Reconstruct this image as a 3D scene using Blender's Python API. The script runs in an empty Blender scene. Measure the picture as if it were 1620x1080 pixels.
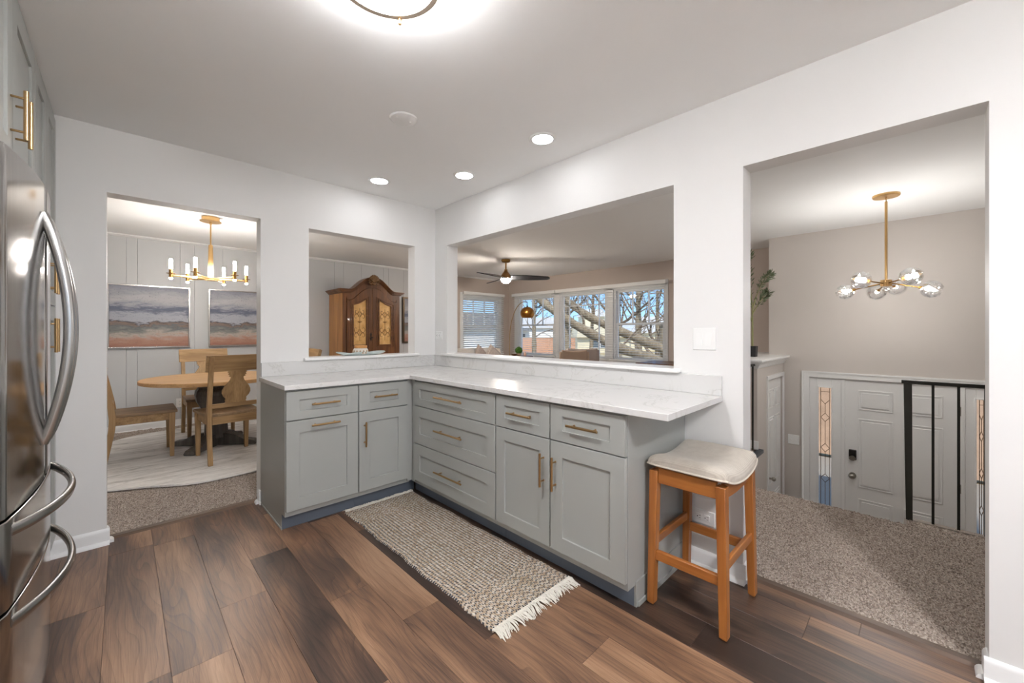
import bpy, bmesh, math, random
import numpy as np
from mathutils import Vector, Matrix, Euler, noise
PI = math.pi
random.seed(7)
rng = np.random.default_rng(7)
SC = bpy.context.scene
COL = SC.collection

# ------------------------------------------------------------------ camera, world, sun, exposure
cam_d = bpy.data.cameras.new('camera')
cam = bpy.data.objects.new('camera', cam_d)
COL.objects.link(cam)
cam_d.sensor_fit = 'HORIZONTAL'
cam_d.sensor_width = 36.0
cam_d.lens = 629.54 / 1620 * 36.0
cam_d.shift_y = -(540 - 524.52) / 1620
cam_d.clip_start = 0.02
cam_d.clip_end = 400
cam.location = (-2.196, -3.333, 1.243)
cam.rotation_euler = (PI / 2, 0, -math.radians(44.333))
SC.camera = cam

world = bpy.data.worlds.new('sky')
SC.world = world
world.use_nodes = True
wt = world.node_tree
bg = wt.nodes['Background']
geo = wt.nodes.new('ShaderNodeTexCoord')
sep = wt.nodes.new('ShaderNodeSeparateXYZ')
skr = wt.nodes.new('ShaderNodeValToRGB')
wt.links.new(geo.outputs['Generated'], sep.inputs[0])
wt.links.new(sep.outputs[2], skr.inputs[0])
for k, (p, c) in enumerate(((0.0, (0.62, 0.78, 0.93, 1)), (0.035, (0.36, 0.62, 0.92, 1)), (0.14, (0.17, 0.43, 0.84, 1)), (1.0, (0.26, 0.38, 0.58, 1)))):
    el = skr.color_ramp.elements[k] if k < 2 else skr.color_ramp.elements.new(p)
    el.position, el.color = p, c
wt.links.new(skr.outputs[0], bg.inputs[0])
bg.inputs[1].default_value = 1.05

sun_d = bpy.data.lights.new('sun', 'SUN')
sun_d.energy = 3.0
sun_d.angle = math.radians(0.6)
sun_d.color = (1.0, 0.93, 0.82)
sun = bpy.data.objects.new('sun', sun_d)
COL.objects.link(sun)
sun.rotation_euler = Vector((0.50, 0.36, -0.79)).to_track_quat('-Z', 'Y').to_euler()

SC.view_settings.view_transform = 'Standard'
SC.view_settings.look = 'None'
SC.view_settings.exposure = 0.68
SC.view_settings.gamma = 1.0
SC.view_settings.use_curve_mapping = False
E_CAN, E_FLUSH, E_CANDLE, E_GLOBE, E_FAN = 27.0, 62.0, 125.0, 540.0, 210.0

# ------------------------------------------------------------------ materials
def lin(c):
    if isinstance(c, str):
        c = [int(c[i:i + 2], 16) / 255 for i in (0, 2, 4)]
    return [x / 12.92 if x <= 0.04045 else ((x + 0.055) / 1.055) ** 2.4 for x in c]

def rgba(c):
    return (*lin(c), 1.0)

class G:
    """a little node graph around one Principled shader"""
    def __init__(s, name):
        s.m = bpy.data.materials.new(name)
        s.m.use_nodes = True
        s.t = s.m.node_tree
        s.b = s.t.nodes['Principled BSDF']
    def n(s, typ, ins=None, **props):
        nd = s.t.nodes.new('ShaderNode' + typ)
        for k, v in props.items():
            setattr(nd, k, v)
        for k, v in (ins or {}).items():
            s.put(nd.inputs[k], v)
        return nd
    def put(s, sock, v):
        if isinstance(v, bpy.types.NodeSocket):
            s.t.links.new(v, sock)
        elif isinstance(v, bpy.types.Node):
            s.t.links.new(v.outputs[0], sock)
        else:
            sock.default_value = v
    def set(s, **kw):
        for k, v in kw.items():
            s.put(s.b.inputs[k.replace('_', ' ')], v)
    def math(s, op, a, b=0.0, c=0.0):
        return s.n('Math', {0: a, 1: b, 2: c}, operation=op).outputs[0]
    def coord(s, kind='Object'):
        return s.n('TexCoord').outputs[kind]
    def mapping(s, vec, scale=(1, 1, 1), loc=(0, 0, 0), rot=(0, 0, 0)):
        return s.n('Mapping', {'Vector': vec, 'Scale': scale, 'Location': loc, 'Rotation': rot}).outputs[0]
    def noise(s, vec, scale, detail=3.0, rough=0.5, dist=0.0):
        return s.n('TexNoise', {'Vector': vec, 'Scale': scale, 'Detail': detail, 'Roughness': rough, 'Distortion': dist}).outputs[0]
    def ramp(s, fac, stops, interp='LINEAR'):
        r = s.n('ValToRGB', {0: fac})
        r.color_ramp.interpolation = interp
        e = r.color_ramp.elements
        while len(e) < len(stops):
            e.new(0.5)
        for el, (p, c) in zip(e, stops):
            el.position = p
            el.color = rgba(c)
        return r.outputs[0]
    def mix(s, fac, a, b, mode='MIX'):
        x = s.n('Mix', data_type='RGBA', blend_type=mode)
        s.put(x.inputs[0], fac)
        s.put(x.inputs[6], rgba(a) if isinstance(a, (str, tuple)) and len(a) != 4 else a)
        s.put(x.inputs[7], rgba(b) if isinstance(b, (str, tuple)) and len(b) != 4 else b)
        return x.outputs[2]
    def bump(s, h, strength=0.2, dist=0.01):
        s.set(Normal=s.n('Bump', {'Height': h, 'Strength': strength, 'Distance': dist}).outputs[0])

MATS = {}
def plain(name, col, rough=0.5, metal=0.0, var=0.04, scale=6.0, bump=0.0, bscale=120.0, spec=0.5, aniso=None, **kw):
    """painted, plastic or metal surface with a slight procedural unevenness"""
    if name in MATS:
        return MATS[name]
    g = G(name)
    v = g.coord()
    nz = g.noise(v, scale, 4.0)
    c = lin(col)
    a = [min(1, x * (1 - var)) for x in c] + [1.0]
    b = [min(1, x * (1 + var)) for x in c] + [1.0]
    x = g.n('Mix', data_type='RGBA')
    g.put(x.inputs[0], nz); x.inputs[6].default_value = a; x.inputs[7].default_value = b
    g.set(Base_Color=x.outputs[2], Roughness=rough, Metallic=metal)
    g.put(g.b.inputs['Specular IOR Level'], spec)
    if bump:
        g.bump(g.noise(v, bscale, 2.0), bump, 0.002)
    for k, vv in kw.items():
        g.put(g.b.inputs[k.replace('_', ' ')], vv)
    MATS[name] = g.m
    return g.m

def glow(name, col, strength):
    if name in MATS:
        return MATS[name]
    g = G(name)
    nz = g.noise(g.coord(), 3.0)
    g.set(Base_Color=(0.8, 0.8, 0.8, 1), Emission_Color=(*lin(col), 1), Emission_Strength=strength)
    g.set(Roughness=g.math('MULTIPLY_ADD', nz, 0.1, 0.3))
    MATS[name] = g.m
    return g.m

def glass(name, rough=0.0, col=(1, 1, 1, 1), bump=0.0, bscale=40.0):
    """thin pane: mostly transparent with a fresnel reflection"""
    if name in MATS:
        return MATS[name]
    g = G(name)
    t = g.t
    out = t.nodes['Material Output']
    tr = g.n('BsdfTransparent', {'Color': col})
    gl = g.n('BsdfGlossy', {'Roughness': rough, 'Color': (1, 1, 1, 1)})
    if bump:
        bn = g.n('Bump', {'Height': g.noise(g.coord(), bscale, 2.0), 'Strength': bump, 'Distance': 0.01})
        g.put(gl.inputs['Normal'], bn.outputs[0])
    fr = g.n('Fresnel', {'IOR': 1.35})
    mx = g.n('MixShader', {0: g.math('MULTIPLY', fr.outputs[0], 0.6), 1: tr.outputs[0], 2: gl.outputs[0]})
    t.links.new(mx.outputs[0], out.inputs[0])
    MATS[name] = g.m
    return g.m

def wood(name, dark, mid, light, axis='Z', scale=1.0, rough=0.45, grain=1.0, coat=0.0):
    """furniture wood: long grain along one axis of the object"""
    if name in MATS:
        return MATS[name]
    g = G(name)
    st = {'X': (1.2, 14, 14), 'Y': (14, 1.2, 14), 'Z': (14, 14, 1.2)}[axis]
    v = g.mapping(g.coord(), tuple(x * scale for x in st))
    big = g.noise(v, 1.0, 3.0, 0.6, 0.4)
    st2 = {'X': (3, 90, 90), 'Y': (90, 3, 90), 'Z': (90, 90, 3)}[axis]
    fine = g.noise(g.mapping(g.coord(), tuple(x * scale for x in st2)), 1.0, 2.0)
    f = g.math('ADD', g.math('MULTIPLY', big, 0.7), g.math('MULTIPLY', fine, 0.3 * grain))
    c = g.ramp(f, [(0.3, dark), (0.5, mid), (0.7, light)])
    g.set(Base_Color=c, Roughness=rough)
    g.put(g.b.inputs['Coat Weight'], coat)
    g.bump(fine, 0.08 * grain, 0.002)
    MATS[name] = g.m
    return g.m

# room surfaces
M_WALL = plain('wall_paint_white', 'e8e7e5', 0.55, var=0.012, bump=0.06, bscale=260)
M_CEIL = plain('ceiling_paint', 'f7f7f6', 0.8, var=0.01, bump=0.05, bscale=200)
M_TRIM = plain('trim_paint_white', 'efefee', 0.35, var=0.01)
M_DIN = plain('dining_paint_grey', 'c9cacb', 0.5, var=0.015, bump=0.05, bscale=200)
M_LIV = plain('living_paint_greige', 'c9bcb2', 0.6, var=0.015, bump=0.05, bscale=200)
M_FOY = plain('foyer_paint_greige', 'cdc6c0', 0.6, var=0.015, bump=0.05, bscale=200)
M_CAB = plain('cabinet_paint_grey', 'a4a6a2', 0.38, var=0.015)
M_TOE = plain('toe_kick_daylight_tint', '69727f', 0.4, var=0.02)  # cabinet grey with the blue cast of daylight put into the colour
M_GAP = plain('shadow_gap_board', '3c4043', 0.7)
M_BRASS = plain('brushed_brass', 'b8986c', 0.28, 1.0, var=0.06, scale=40)
M_BRASSD = plain('aged_brass', 'a07a45', 0.32, 1.0, var=0.1, scale=30)
M_GOLD = plain('satin_gold', 'd9b27a', 0.35, 1.0, var=0.05, scale=30)
M_BLACK = plain('black_iron', '17160f', 0.45, 0.2, var=0.15, scale=30)
M_PLATE = plain('white_plastic', 'f0f0ee', 0.3, var=0.01)
M_DARK = plain('dark_slot', '141414', 0.6)
M_NICKEL = plain('satin_nickel', 'a8a49c', 0.3, 1.0, var=0.05)
M_CHROME = plain('polished_frame_metal', 'b9b4b0', 0.2, 1.0, var=0.05)

def mat_steel():
    g = G('stainless_steel')
    v = g.coord()
    brushed = g.noise(g.mapping(v, (400, 400, 4)), 1.0, 2.0)
    g.set(Base_Color=g.ramp(brushed, [(0.2, 'a8a5a2'), (0.8, 'bdbab7')]), Metallic=1.0)
    g.set(Roughness=g.math('MULTIPLY_ADD', brushed, 0.06, 0.10))
    g.bump(brushed, 0.006, 0.001)
    return g.m
M_STEEL = mat_steel()
M_STEELH = plain('satin_steel_handle', 'b4b3b1', 0.26, 1.0, var=0.04, scale=60)

def mat_quartz():
    g = G('white_quartz')
    v = g.coord()
    vein = g.noise(v, 2.2, 8.0, 0.65, 1.6)
    line = g.math('ABSOLUTE', g.math('SUBTRACT', vein, 0.5))
    m = g.ramp(line, [(0.0, 'c3c1bd'), (0.005, 'd6d5d2'), (0.03, 'dcdbd9')])
    sp = g.noise(v, 180, 2.0)
    c = g.mix(g.math('MULTIPLY', sp, 0.2), m, 'cbc9c6')
    g.set(Base_Color=c, Roughness=0.22)
    return g.m
M_QUARTZ = mat_quartz()

def mat_planks():
    g = G('vinyl_planks')
    uv = g.n('UVMap').outputs[0]
    tone = g.n('Attribute', attribute_name='tone').outputs['Fac']
    off = g.n('CombineXYZ', {0: g.math('MULTIPLY', tone, 37.0), 1: g.math('MULTIPLY', tone, 11.0), 2: 0.0}).outputs[0]
    p = g.n('VectorMath', {0: uv, 1: off}, operation='ADD').outputs[0]
    blotch = g.noise(g.mapping(p, (0.9, 4.2, 1)), 1.0, 2.0, 0.5, 0.6)
    ring = g.noise(g.mapping(p, (2.2, 24.0, 1)), 1.0, 4.0, 0.6, 0.8)
    bend = g.noise(g.mapping(p, (1.3, 5.0, 1)), 1.0, 1.5)
    sy = g.n('SeparateXYZ', {0: p}).outputs[1]
    ph = g.math('MULTIPLY_ADD', bend, 11.0, g.math('MULTIPLY', sy, 42.0))
    saw = g.math('FRACT', ph)
    lines = g.math('POWER', saw, 5.0)
    fine = g.noise(g.mapping(p, (6.0, 260.0, 1)), 1.0, 3.0, 0.65)
    warm = g.noise(g.mapping(p, (0.7, 3.0, 1), (3.1, 1.7, 0)), 1.0, 2.0)
    f = g.math('MULTIPLY_ADD', blotch, 0.95, g.math('MULTIPLY_ADD', lines, -0.10, -0.04))
    f = g.math('ADD', f, g.math('MULTIPLY_ADD', ring, 0.40, -0.20))
    f = g.math('ADD', f, g.math('MULTIPLY_ADD', fine, 0.34, -0.17))
    f = g.math('ADD', f, g.math('MULTIPLY_ADD', tone, 0.54, -0.25))
    c = g.ramp(f, [(0.16, '382b24'), (0.34, '5d4638'), (0.48, '82624b'), (0.62, 'a17d60'), (0.80, 'bb9778')])
    hue = g.mix(g.math('MULTIPLY', warm, 0.8), c, g.mix(1.0, c, (0.76, 0.76, 0.79), 'MULTIPLY'))
    g.set(Base_Color=hue)
    g.set(Roughness=g.math('MULTIPLY_ADD', fine, 0.20, 0.26))
    g.bump(fine, 0.10, 0.002)
    return g.m
M_PLANK = mat_planks()

def mat_carpet():
    g = G('carpet_pile')
    v = g.coord()
    a = g.n('TexVoronoi', {'Vector': v, 'Scale': 190.0}).outputs['Color']
    sep = g.n('SeparateColor', {0: a})
    nz = g.noise(v, 95.0, 3.0, 0.7)
    f = g.math('MULTIPLY_ADD', sep.outputs[0], 0.5, g.math('MULTIPLY', nz, 0.5))
    c = g.ramp(f, [(0.18, '64574e'), (0.42, '988a7f'), (0.62, 'b6a99d'), (0.85, 'd4c9be')])
    patch = g.noise(v, 3.0, 3.0)
    c = g.mix(g.math('MULTIPLY', patch, 0.25), c, g.mix(1.0, c, (0.86, 0.84, 0.82), 'MULTIPLY'))
    g.set(Base_Color=c, Roughness=0.95)
    g.put(g.b.inputs['Sheen Weight'], 0.15)
    g.put(g.b.inputs['Specular IOR Level'], 0.1)
    g.bump(nz, 0.5, 0.006)
    return g.m
M_CARPET = mat_carpet()

# ------------------------------------------------------------------ mesh builder
class MB:
    def __init__(s):
        s.bm = bmesh.new()
    def _xf(s, vs, M):
        if M is not None:
            for v in vs:
                v.co = M @ v.co
        return s
    def box(s, x0, x1, y0, y1, z0, z1, M=None):
        c = [(x0, y0, z0), (x1, y0, z0), (x1, y1, z0), (x0, y1, z0), (x0, y0, z1), (x1, y0, z1), (x1, y1, z1), (x0, y1, z1)]
        v = [s.bm.verts.new(p) for p in c]
        for f in ((3, 2, 1, 0), (4, 5, 6, 7), (0, 1, 5, 4), (1, 2, 6, 5), (2, 3, 7, 6), (3, 0, 4, 7)):
            s.bm.faces.new([v[i] for i in f])
        return s._xf(v, M)
    def frustum(s, c0, h0, c1, h1, M=None):
        """box between rectangle h0=(hx,hy) at c0 and h1 at c1 (tapered leg)"""
        v = []
        for c, h in ((c0, h0), (c1, h1)):
            for sx, sy in ((-1, -1), (1, -1), (1, 1), (-1, 1)):
                v.append(s.bm.verts.new((c[0] + sx * h[0], c[1] + sy * h[1], c[2])))
        for f in ((3, 2, 1, 0), (4, 5, 6, 7), (0, 1, 5, 4), (1, 2, 6, 5), (2, 3, 7, 6), (3, 0, 4, 7)):
            s.bm.faces.new([v[i] for i in f])
        return s._xf(v, M)
    def prism(s, poly, axis, d0, d1, M=None):
        """extrude a 2-D polygon along axis; poly is (a,b) in the other two axes in x,y,z order"""
        def P(a, b, d):
            return {'X': (d, a, b), 'Y': (a, d, b), 'Z': (a, b, d)}[axis]
        A = [s.bm.verts.new(P(a, b, d0)) for a, b in poly]
        B = [s.bm.verts.new(P(a, b, d1)) for a, b in poly]
        n = len(poly)
        s.bm.faces.new(A[::-1]); s.bm.faces.new(B)
        for i in range(n):
            s.bm.faces.new([A[i], A[(i + 1) % n], B[(i + 1) % n], B[i]])
        return s._xf(A + B, M)
    def ring(s, outer, inner, axis, d0, d1, M=None):
        """flat frame: outer and inner polygons with equal counts, extruded"""
        def P(p, d):
            a, b = p
            return {'X': (d, a, b), 'Y': (a, d, b), 'Z': (a, b, d)}[axis]
        n = len(outer)
        L = [[s.bm.verts.new(P(p, d)) for p in poly] for poly in (outer, inner) for d in (d0, d1)]
        o0, o1, i0, i1 = L
        for i in range(n):
            j = (i + 1) % n
            for q in ((o0[i], o0[j], o1[j], o1[i]), (i0[j], i0[i], i1[i], i1[j]), (o1[i], o1[j], i1[j], i1[i]), (o0[j], o0[i], i0[i], i0[j])):
                s.bm.faces.new(q)
        return s._xf([v for l in L for v in l], M)
    def cyl(s, p0, p1, r0, r1=None, n=16, M=None):
        return s.tube([p0, p1], [r0, r0 if r1 is None else r1], n, M=M)
    def tube(s, path, rad, n=10, M=None, cap=True, flat=1.0):
        path = [Vector(p) for p in path]
        if not hasattr(rad, '__len__'):
            rad = [rad] * len(path)
        rings = []
        up = None
        for i, p in enumerate(path):
            t = (path[min(i + 1, len(path) - 1)] - path[max(i - 1, 0)])
            t = t.normalized() if t.length > 1e-9 else Vector((0, 0, 1))
            if up is None:
                up = Vector((0, 0, 1)) if abs(t.z) < 0.9 else Vector((1, 0, 0))
            a = up - t * up.dot(t)
            if a.length < 1e-6:
                a = t.orthogonal()
            a.normalize()
            up = a
            b = t.cross(a)
            rings.append([s.bm.verts.new(p + (a * math.cos(2 * PI * k / n) + b * math.sin(2 * PI * k / n) * flat) * rad[i]) for k in range(n)])
        for r0, r1 in zip(rings, rings[1:]):
            for k in range(n):
                s.bm.faces.new([r0[k], r0[(k + 1) % n], r1[(k + 1) % n], r1[k]])
        if cap:
            s.bm.faces.new(rings[0][::-1]); s.bm.faces.new(rings[-1])
        return s._xf([v for r in rings for v in r], M)
    def lathe(s, prof, c=(0, 0, 0), n=24, M=None, lobes=None):
        rings = []
        for r, z in prof:
            if r < 1e-6:
                rings.append([s.bm.verts.new((c[0], c[1], c[2] + z))])
            else:
                rings.append([s.bm.verts.new((c[0] + r * math.cos(2 * PI * k / n), c[1] + r * math.sin(2 * PI * k / n), c[2] + z)) for k in range(n)])
        for a, b in zip(rings, rings[1:]):
            for k in range(n):
                q = []
                for v in (a[k % len(a)], a[(k + 1) % len(a)], b[(k + 1) % len(b)], b[k % len(b)]):
                    if v not in q:
                        q.append(v)
                if len(q) > 2:
                    s.bm.faces.new(q)
        for e, flip in ((rings[0], True), (rings[-1], False)):
            if len(e) > 2:
                s.bm.faces.new(e[::-1] if flip else e)
        return s._xf([v for r in rings for v in r], M)
    def grid(s, nx, ny, fn, M=None):
        V = [[s.bm.verts.new(fn(i / nx, j / ny)) for i in range(nx + 1)] for j in range(ny + 1)]
        for j in range(ny):
            for i in range(nx):
                s.bm.faces.new([V[j][i], V[j][i + 1], V[j + 1][i + 1], V[j + 1][i]])
        return s._xf([v for r in V for v in r], M)
    def sphere(s, c, r, n=16, m=10, sc=(1, 1, 1), M=None):
        prof = [(r * math.sin(PI * k / m), -r * math.cos(PI * k / m)) for k in range(m + 1)]
        prof[0] = (0, -r); prof[-1] = (0, r)
        T = Matrix.Translation(c) @ Matrix.Diagonal((*sc, 1))
        return s.lathe(prof, (0, 0, 0), n, M=(M @ T if M is not None else T))
    def build(s, name, mat, parent=None, world=False, smooth=30, bevel=0.0, seg=2, subsurf=0):
        bmesh.ops.recalc_face_normals(s.bm, faces=s.bm.faces)
        me = bpy.data.meshes.new(name)
        if world and parent is not None:
            off = Vector((0, 0, 0)); q = parent
            while q is not None:
                off += q.location; q = q.parent
            bmesh.ops.translate(s.bm, verts=s.bm.verts, vec=-off)
        s.bm.to_mesh(me); s.bm.free()
        o = bpy.data.objects.new(name, me)
        COL.objects.link(o)
        me.materials.append(mat)
        if smooth:
            me.polygons.foreach_set('use_smooth', [True] * len(me.polygons))
            me.set_sharp_from_angle(angle=math.radians(smooth))
        if parent is not None:
            o.parent = parent
        if bevel:
            b = o.modifiers.new('bevel', 'BEVEL'); b.width = bevel; b.segments = seg; b.limit_method = 'ANGLE'
            b.angle_limit = math.radians(35)
        if subsurf:
            b = o.modifiers.new('sub', 'SUBSURF'); b.levels = subsurf; b.render_levels = subsurf
        return o

def tag(o, label=None, cat=None, group=None, kind=None):
    for k, v in (('label', label), ('category', cat), ('group', group), ('kind', kind)):
        if v:
            o[k] = v
    return o
def thing(name, loc, label, cat, group=None, rz=0.0):
    o = bpy.data.objects.new(name, None)
    COL.objects.link(o)
    o.location = loc; o.rotation_euler = (0, 0, rz); o.empty_display_size = 0.1
    return tag(o, label, cat, group)
def struct(o, label=None):
    o['kind'] = 'structure'
    if label:
        o['label'] = label
    return o
def copy_tree(o, parent=None):
    c = o.copy(); COL.objects.link(c)
    if parent is not None:
        c.parent = parent
    for ch in list(o.children):
        copy_tree(ch, c)
    return c
def mesh_np(name, verts, faces, mat, parent=None, smooth=True):
    me = bpy.data.meshes.new(name)
    nf = len(faces)
    me.vertices.add(len(verts)); me.vertices.foreach_set('co', verts.astype(np.float32).ravel())
    me.loops.add(nf * 4); me.loops.foreach_set('vertex_index', faces.astype(np.int32).ravel())
    me.polygons.add(nf); me.polygons.foreach_set('loop_start', np.arange(0, nf * 4, 4, dtype=np.int32))
    me.polygons.foreach_set('loop_total', np.full(nf, 4, dtype=np.int32))
    me.update(calc_edges=True); me.validate()
    if smooth:
        me.polygons.foreach_set('use_smooth', [True] * nf)
    me.materials.append(mat)
    o = bpy.data.objects.new(name, me)
    COL.objects.link(o)
    if parent is not None:
        o.parent = parent
    return o
def np_grid(nx, ny):
    i, j = np.meshgrid(np.arange(nx), np.arange(ny))
    a = (j * (nx + 1) + i).ravel()
    return np.stack([a, a + 1, a + nx + 2, a + nx + 1], 1)

# ------------------------------------------------------------------ room shell
H = 2.44          # ceilings
ZH = 2.062        # heads of the openings
WT = 0.125        # partition thickness
YD = 3.50         # far dining and living wall
XL = 4.37         # living window wall
XF = 3.75         # foyer door wall
LZ = -1.33        # entry landing

# kitchen floor: one mesh, planks laid along y
def plank_floor():
    x0, x1, y0, y1 = -3.2, 0.062, -5.4, 0.062
    seams = [-3.37 + 0.1850 * k for k in range(20)]
    seams = [-2.255 + 0.1842 * (k - 6) for k in range(20)]
    ends = {5: -.744, 6: -0.2, 7: -1.45, 8: -1.14, 9: -.785, 10: -1.437, 11: -1.778, 12: -2.109, 13: -2.45, 14: -1.95, 15: -2.7, 16: -2.25, 17: -3.0}
    tones = {(5, 0): .60, (5, -1): .34, (6, 0): .52, (6, -1): .5, (7, 0): .52, (7, -1): .78, (8, 0): .55, (8, -1): .55, (9, 0): .42, (9, -1): .22,
             (10, 0): .46, (10, -1): .62, (11, 0): .64, (11, -1): .5, (12, 0): .20, (12, 1): .55, (12, -1): .66, (13, 0): .5, (13, -1): .74,
             (14, 0): .42, (14, -1): .58, (15, 0): .16, (15, -1): .12, (16, 0): .45, (16, -1): .2, (17, 0): .38, (17, -1): .5}
    bm = bmesh.new()
    uvl = bm.loops.layers.uv.new('UVMap')
    cl = bm.loops.layers.float_color.new('tone')
    L, g = 1.22, 0.0005
    for k in range(len(seams) - 1):
        a, b = max(seams[k], x0), min(seams[k + 1], x1)
        if b - a < 0.004:
            continue
        e = ends.get(k, -0.3 - (k * 0.43) % 1.22)
        for q in range(-5, 4):
            s0, s1 = e + q * L, e + (q + 1) * L
            c0, c1 = max(s0, y0), min(s1, y1)
            if c1 - c0 < 0.01:
                continue
            t = tones.get((k, q), random.uniform(0.15, 0.8))
            t = min(0.98, max(0.02, t + random.uniform(-0.015, 0.015)))
            ch = 0.0009
            zs = [(a + g, b - g, c0 + g, c1 - g, -ch), (a + g + ch, b - g - ch, c0 + g + ch, c1 - g - ch, 0.0)]
            rings = []
            for (xa, xb, ya, yb, z) in zs:
                rings.append([bm.verts.new(p) for p in ((xa, ya, z), (xb, ya, z), (xb, yb, z), (xa, yb, z))])
            fs = [bm.faces.new(rings[1])]
            for i in range(4):
                fs.append(bm.faces.new([rings[0][i], rings[0][(i + 1) % 4], rings[1][(i + 1) % 4], rings[1][i]]))
            ou, ov = random.uniform(0, 9), random.uniform(0, 9)
            for f in fs:
                for lp in f.loops:
                    co = lp.vert.co
                    lp[uvl].uv = (co.y - s0 + ou, co.x - seams[k] + ov)
                    lp[cl] = (t, t, t, 1)
    for (z0, z1) in ((-0.12, -0.0017),):
        v = [bm.verts.new(p) for p in ((x0, y0, z1), (x1, y0, z1), (x1, y1, z1), (x0, y1, z1))]
        f = bm.faces.new(v)
        for lp in f.loops:
            lp[cl] = (0.02, 0.02, 0.02, 1)
    me = bpy.data.meshes.new('floor'); bm.to_mesh(me); bm.free()
    o = bpy.data.objects.new('floor', me); COL.objects.link(o); me.materials.append(M_PLANK)
    return struct(o, 'dark brown wood-look plank floor of the kitchen')
plank_floor()

def carpet_patch(name, x0, x1, y0, y1, step, label, z=0.012):
    nx, ny = max(1, int((x1 - x0) / step)), max(1, int((y1 - y0) / step))
    X, Y = np.meshgrid(np.linspace(x0, x1, nx + 1), np.linspace(y0, y1, ny + 1))
    hgt = rng.random(X.shape)
    hgt = (hgt + np.roll(hgt, 1, 0) + np.roll(hgt, 1, 1) + 0.5 * np.roll(hgt, -1, 0)) / 3.5
    big = rng.random(X.shape)
    for _ in range(5):
        big = (big + np.roll(big, 2, 0) + np.roll(big, -2, 0) + np.roll(big, 2, 1) + np.roll(big, -2, 1)) / 5
    Z = z + (hgt - 0.55) * 0.024 + (big - 0.5) * 0.012
    Xj = X + (rng.random(X.shape) - 0.5) * step * 1.1
    Yj = Y + (rng.random(X.shape) - 0.5) * step * 1.1
    for A, B in ((Xj, X), (Yj, Y)):
        A[0], A[-1], A[:, 0], A[:, -1] = B[0], B[-1], B[:, 0], B[:, -1]
    edge = np.minimum(np.minimum(X - x0, x1 - X), np.minimum(Y - y0, y1 - Y))
    Z = np.where(edge < step * 0.5, -0.01, Z)
    V = np.stack([Xj.ravel(), Yj.ravel(), Z.ravel()], 1)
    return struct(mesh_np(name, V, np_grid(nx, ny), M_CARPET), label)
def slab(name, boxes, mat, label=None, bevel=0.0):
    b = MB()
    for x in boxes:
        b.box(*x)
    return struct(b.build(name, mat, bevel=bevel), label)

carpet_patch('floor_foyer', 0.105, 1.385, -3.75, -2.15, 0.0038, 'brown speckled carpet of the upper hall')
carpet_patch('floor_foyer_edge', 1.385, 1.505, -4.6, -3.27, 0.006, 'carpet under the black stair railing')
carpet_patch('floor_dining', -2.75, -0.95, 0.105, 0.85, 0.0042, 'brown speckled carpet inside the dining doorway')
carpet_patch('floor_dining_rest', -3.3, 0.1, 0.85, YD, 0.012, 'brown speckled carpet around the dining table')
slab('floor_base', [(-3.3, 0.0, 0.0, YD, -0.12, -0.004), (0.0, 1.385, -4.6, YD, -0.12, -0.004), (1.385, 1.5, -4.6, -3.27, -0.12, -0.004),
                    (1.385, 2.56, -2.145, -1.5, -0.12, -0.004), (1.385, XL, -1.5, YD, -0.12, -0.004), (-3.3, 0.0, -5.6, 0.0, -0.12, -0.004)], M_CARPET, 'floor under the rooms')
slab('ceiling', [(-3.4, XL + 0.3, -5.7, YD + 0.3, H, H + 0.15)], M_CEIL, 'white ceiling')

# kitchen / dining partition with its doorway and pass-through
slab('wall_back', [(-3.3, -2.266, 0, WT, 0, H), (-2.266, -1.484, 0, WT, ZH, H), (-1.484, -1.159, 0, WT, 0, H),
                   (-1.159, -0.223, 0, WT, 0, 1.018), (-1.159, -0.223, 0, WT, ZH - 0.012, H), (-0.223, 0, 0, WT, 0, H)], M_WALL, 'white kitchen wall with doorway and pass-through to the dining room')
slab('wall_right', [(0, WT, -0.199, WT, 0, H), (0, WT, -2.376, -0.199, 0, 1.018), (0, WT, -2.376, -0.199, ZH, H), (0, WT, -2.723, -2.376, 0, H),
                    (0, WT, -3.506, -2.723, ZH, H), (0, WT, -5.6, -3.506, 0, H)], M_WALL, 'white kitchen wall with wide opening to the living room and hall')
slab('wall_left', [(-3.3, -3.16, -5.6, 0, 0, H)], M_WALL, 'kitchen wall behind the fridge')
slab('wall_front', [(-3.3, -2.3, -5.6, -5.46, 0, H), (-0.7, 0, -5.6, -5.46, 0, H), (-2.3, -0.7, -5.6, -5.46, 0, 1.05), (-2.3, -0.7, -5.6, -5.46, 2.1, H)], M_WALL, 'kitchen wall behind the viewer')

# far wall of dining and living rooms: boards with vertical grooves
def grooved(x0, x1):
    pts = [(x0, YD + 0.14), (x0, YD)]
    x, k = x0 + 0.11, 0
    steps = [0.41, 0.10, 0.31, 0.20, 0.10, 0.41, 0.15, 0.31]
    while x < x1 - 0.05:
        pts += [(x - 0.004, YD), (x, YD + 0.006), (x + 0.004, YD)]
        x += steps[k % len(steps)]; k += 1
    return pts + [(x1, YD), (x1, YD + 0.14)]
b = MB(); b.prism(grooved(-3.3, 2.35), 'Z', 0, H)
struct(b.build('wall_dining', M_DIN, smooth=0), 'grey grooved panel wall behind the dining table')
slab('wall_living_side', [(2.35, 2.985, YD, YD + 0.14, -0.2, H), (4.05, XL + 0.14, YD, YD + 0.14, -0.2, H), (2.985, 4.05, YD, YD + 0.14, -0.2, 0.78), (2.985, 4.05, YD, YD + 0.14, 2.02, H)], M_LIV, 'greige living room wall beside the sofa')
slab('wall_dining_left', [(-3.44, -3.3, 0, YD + 0.14, 0, H)], M_DIN)
WY0, WY1, WZ0, WZ1 = -0.35, 3.19, 0.69, 2.05
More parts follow.
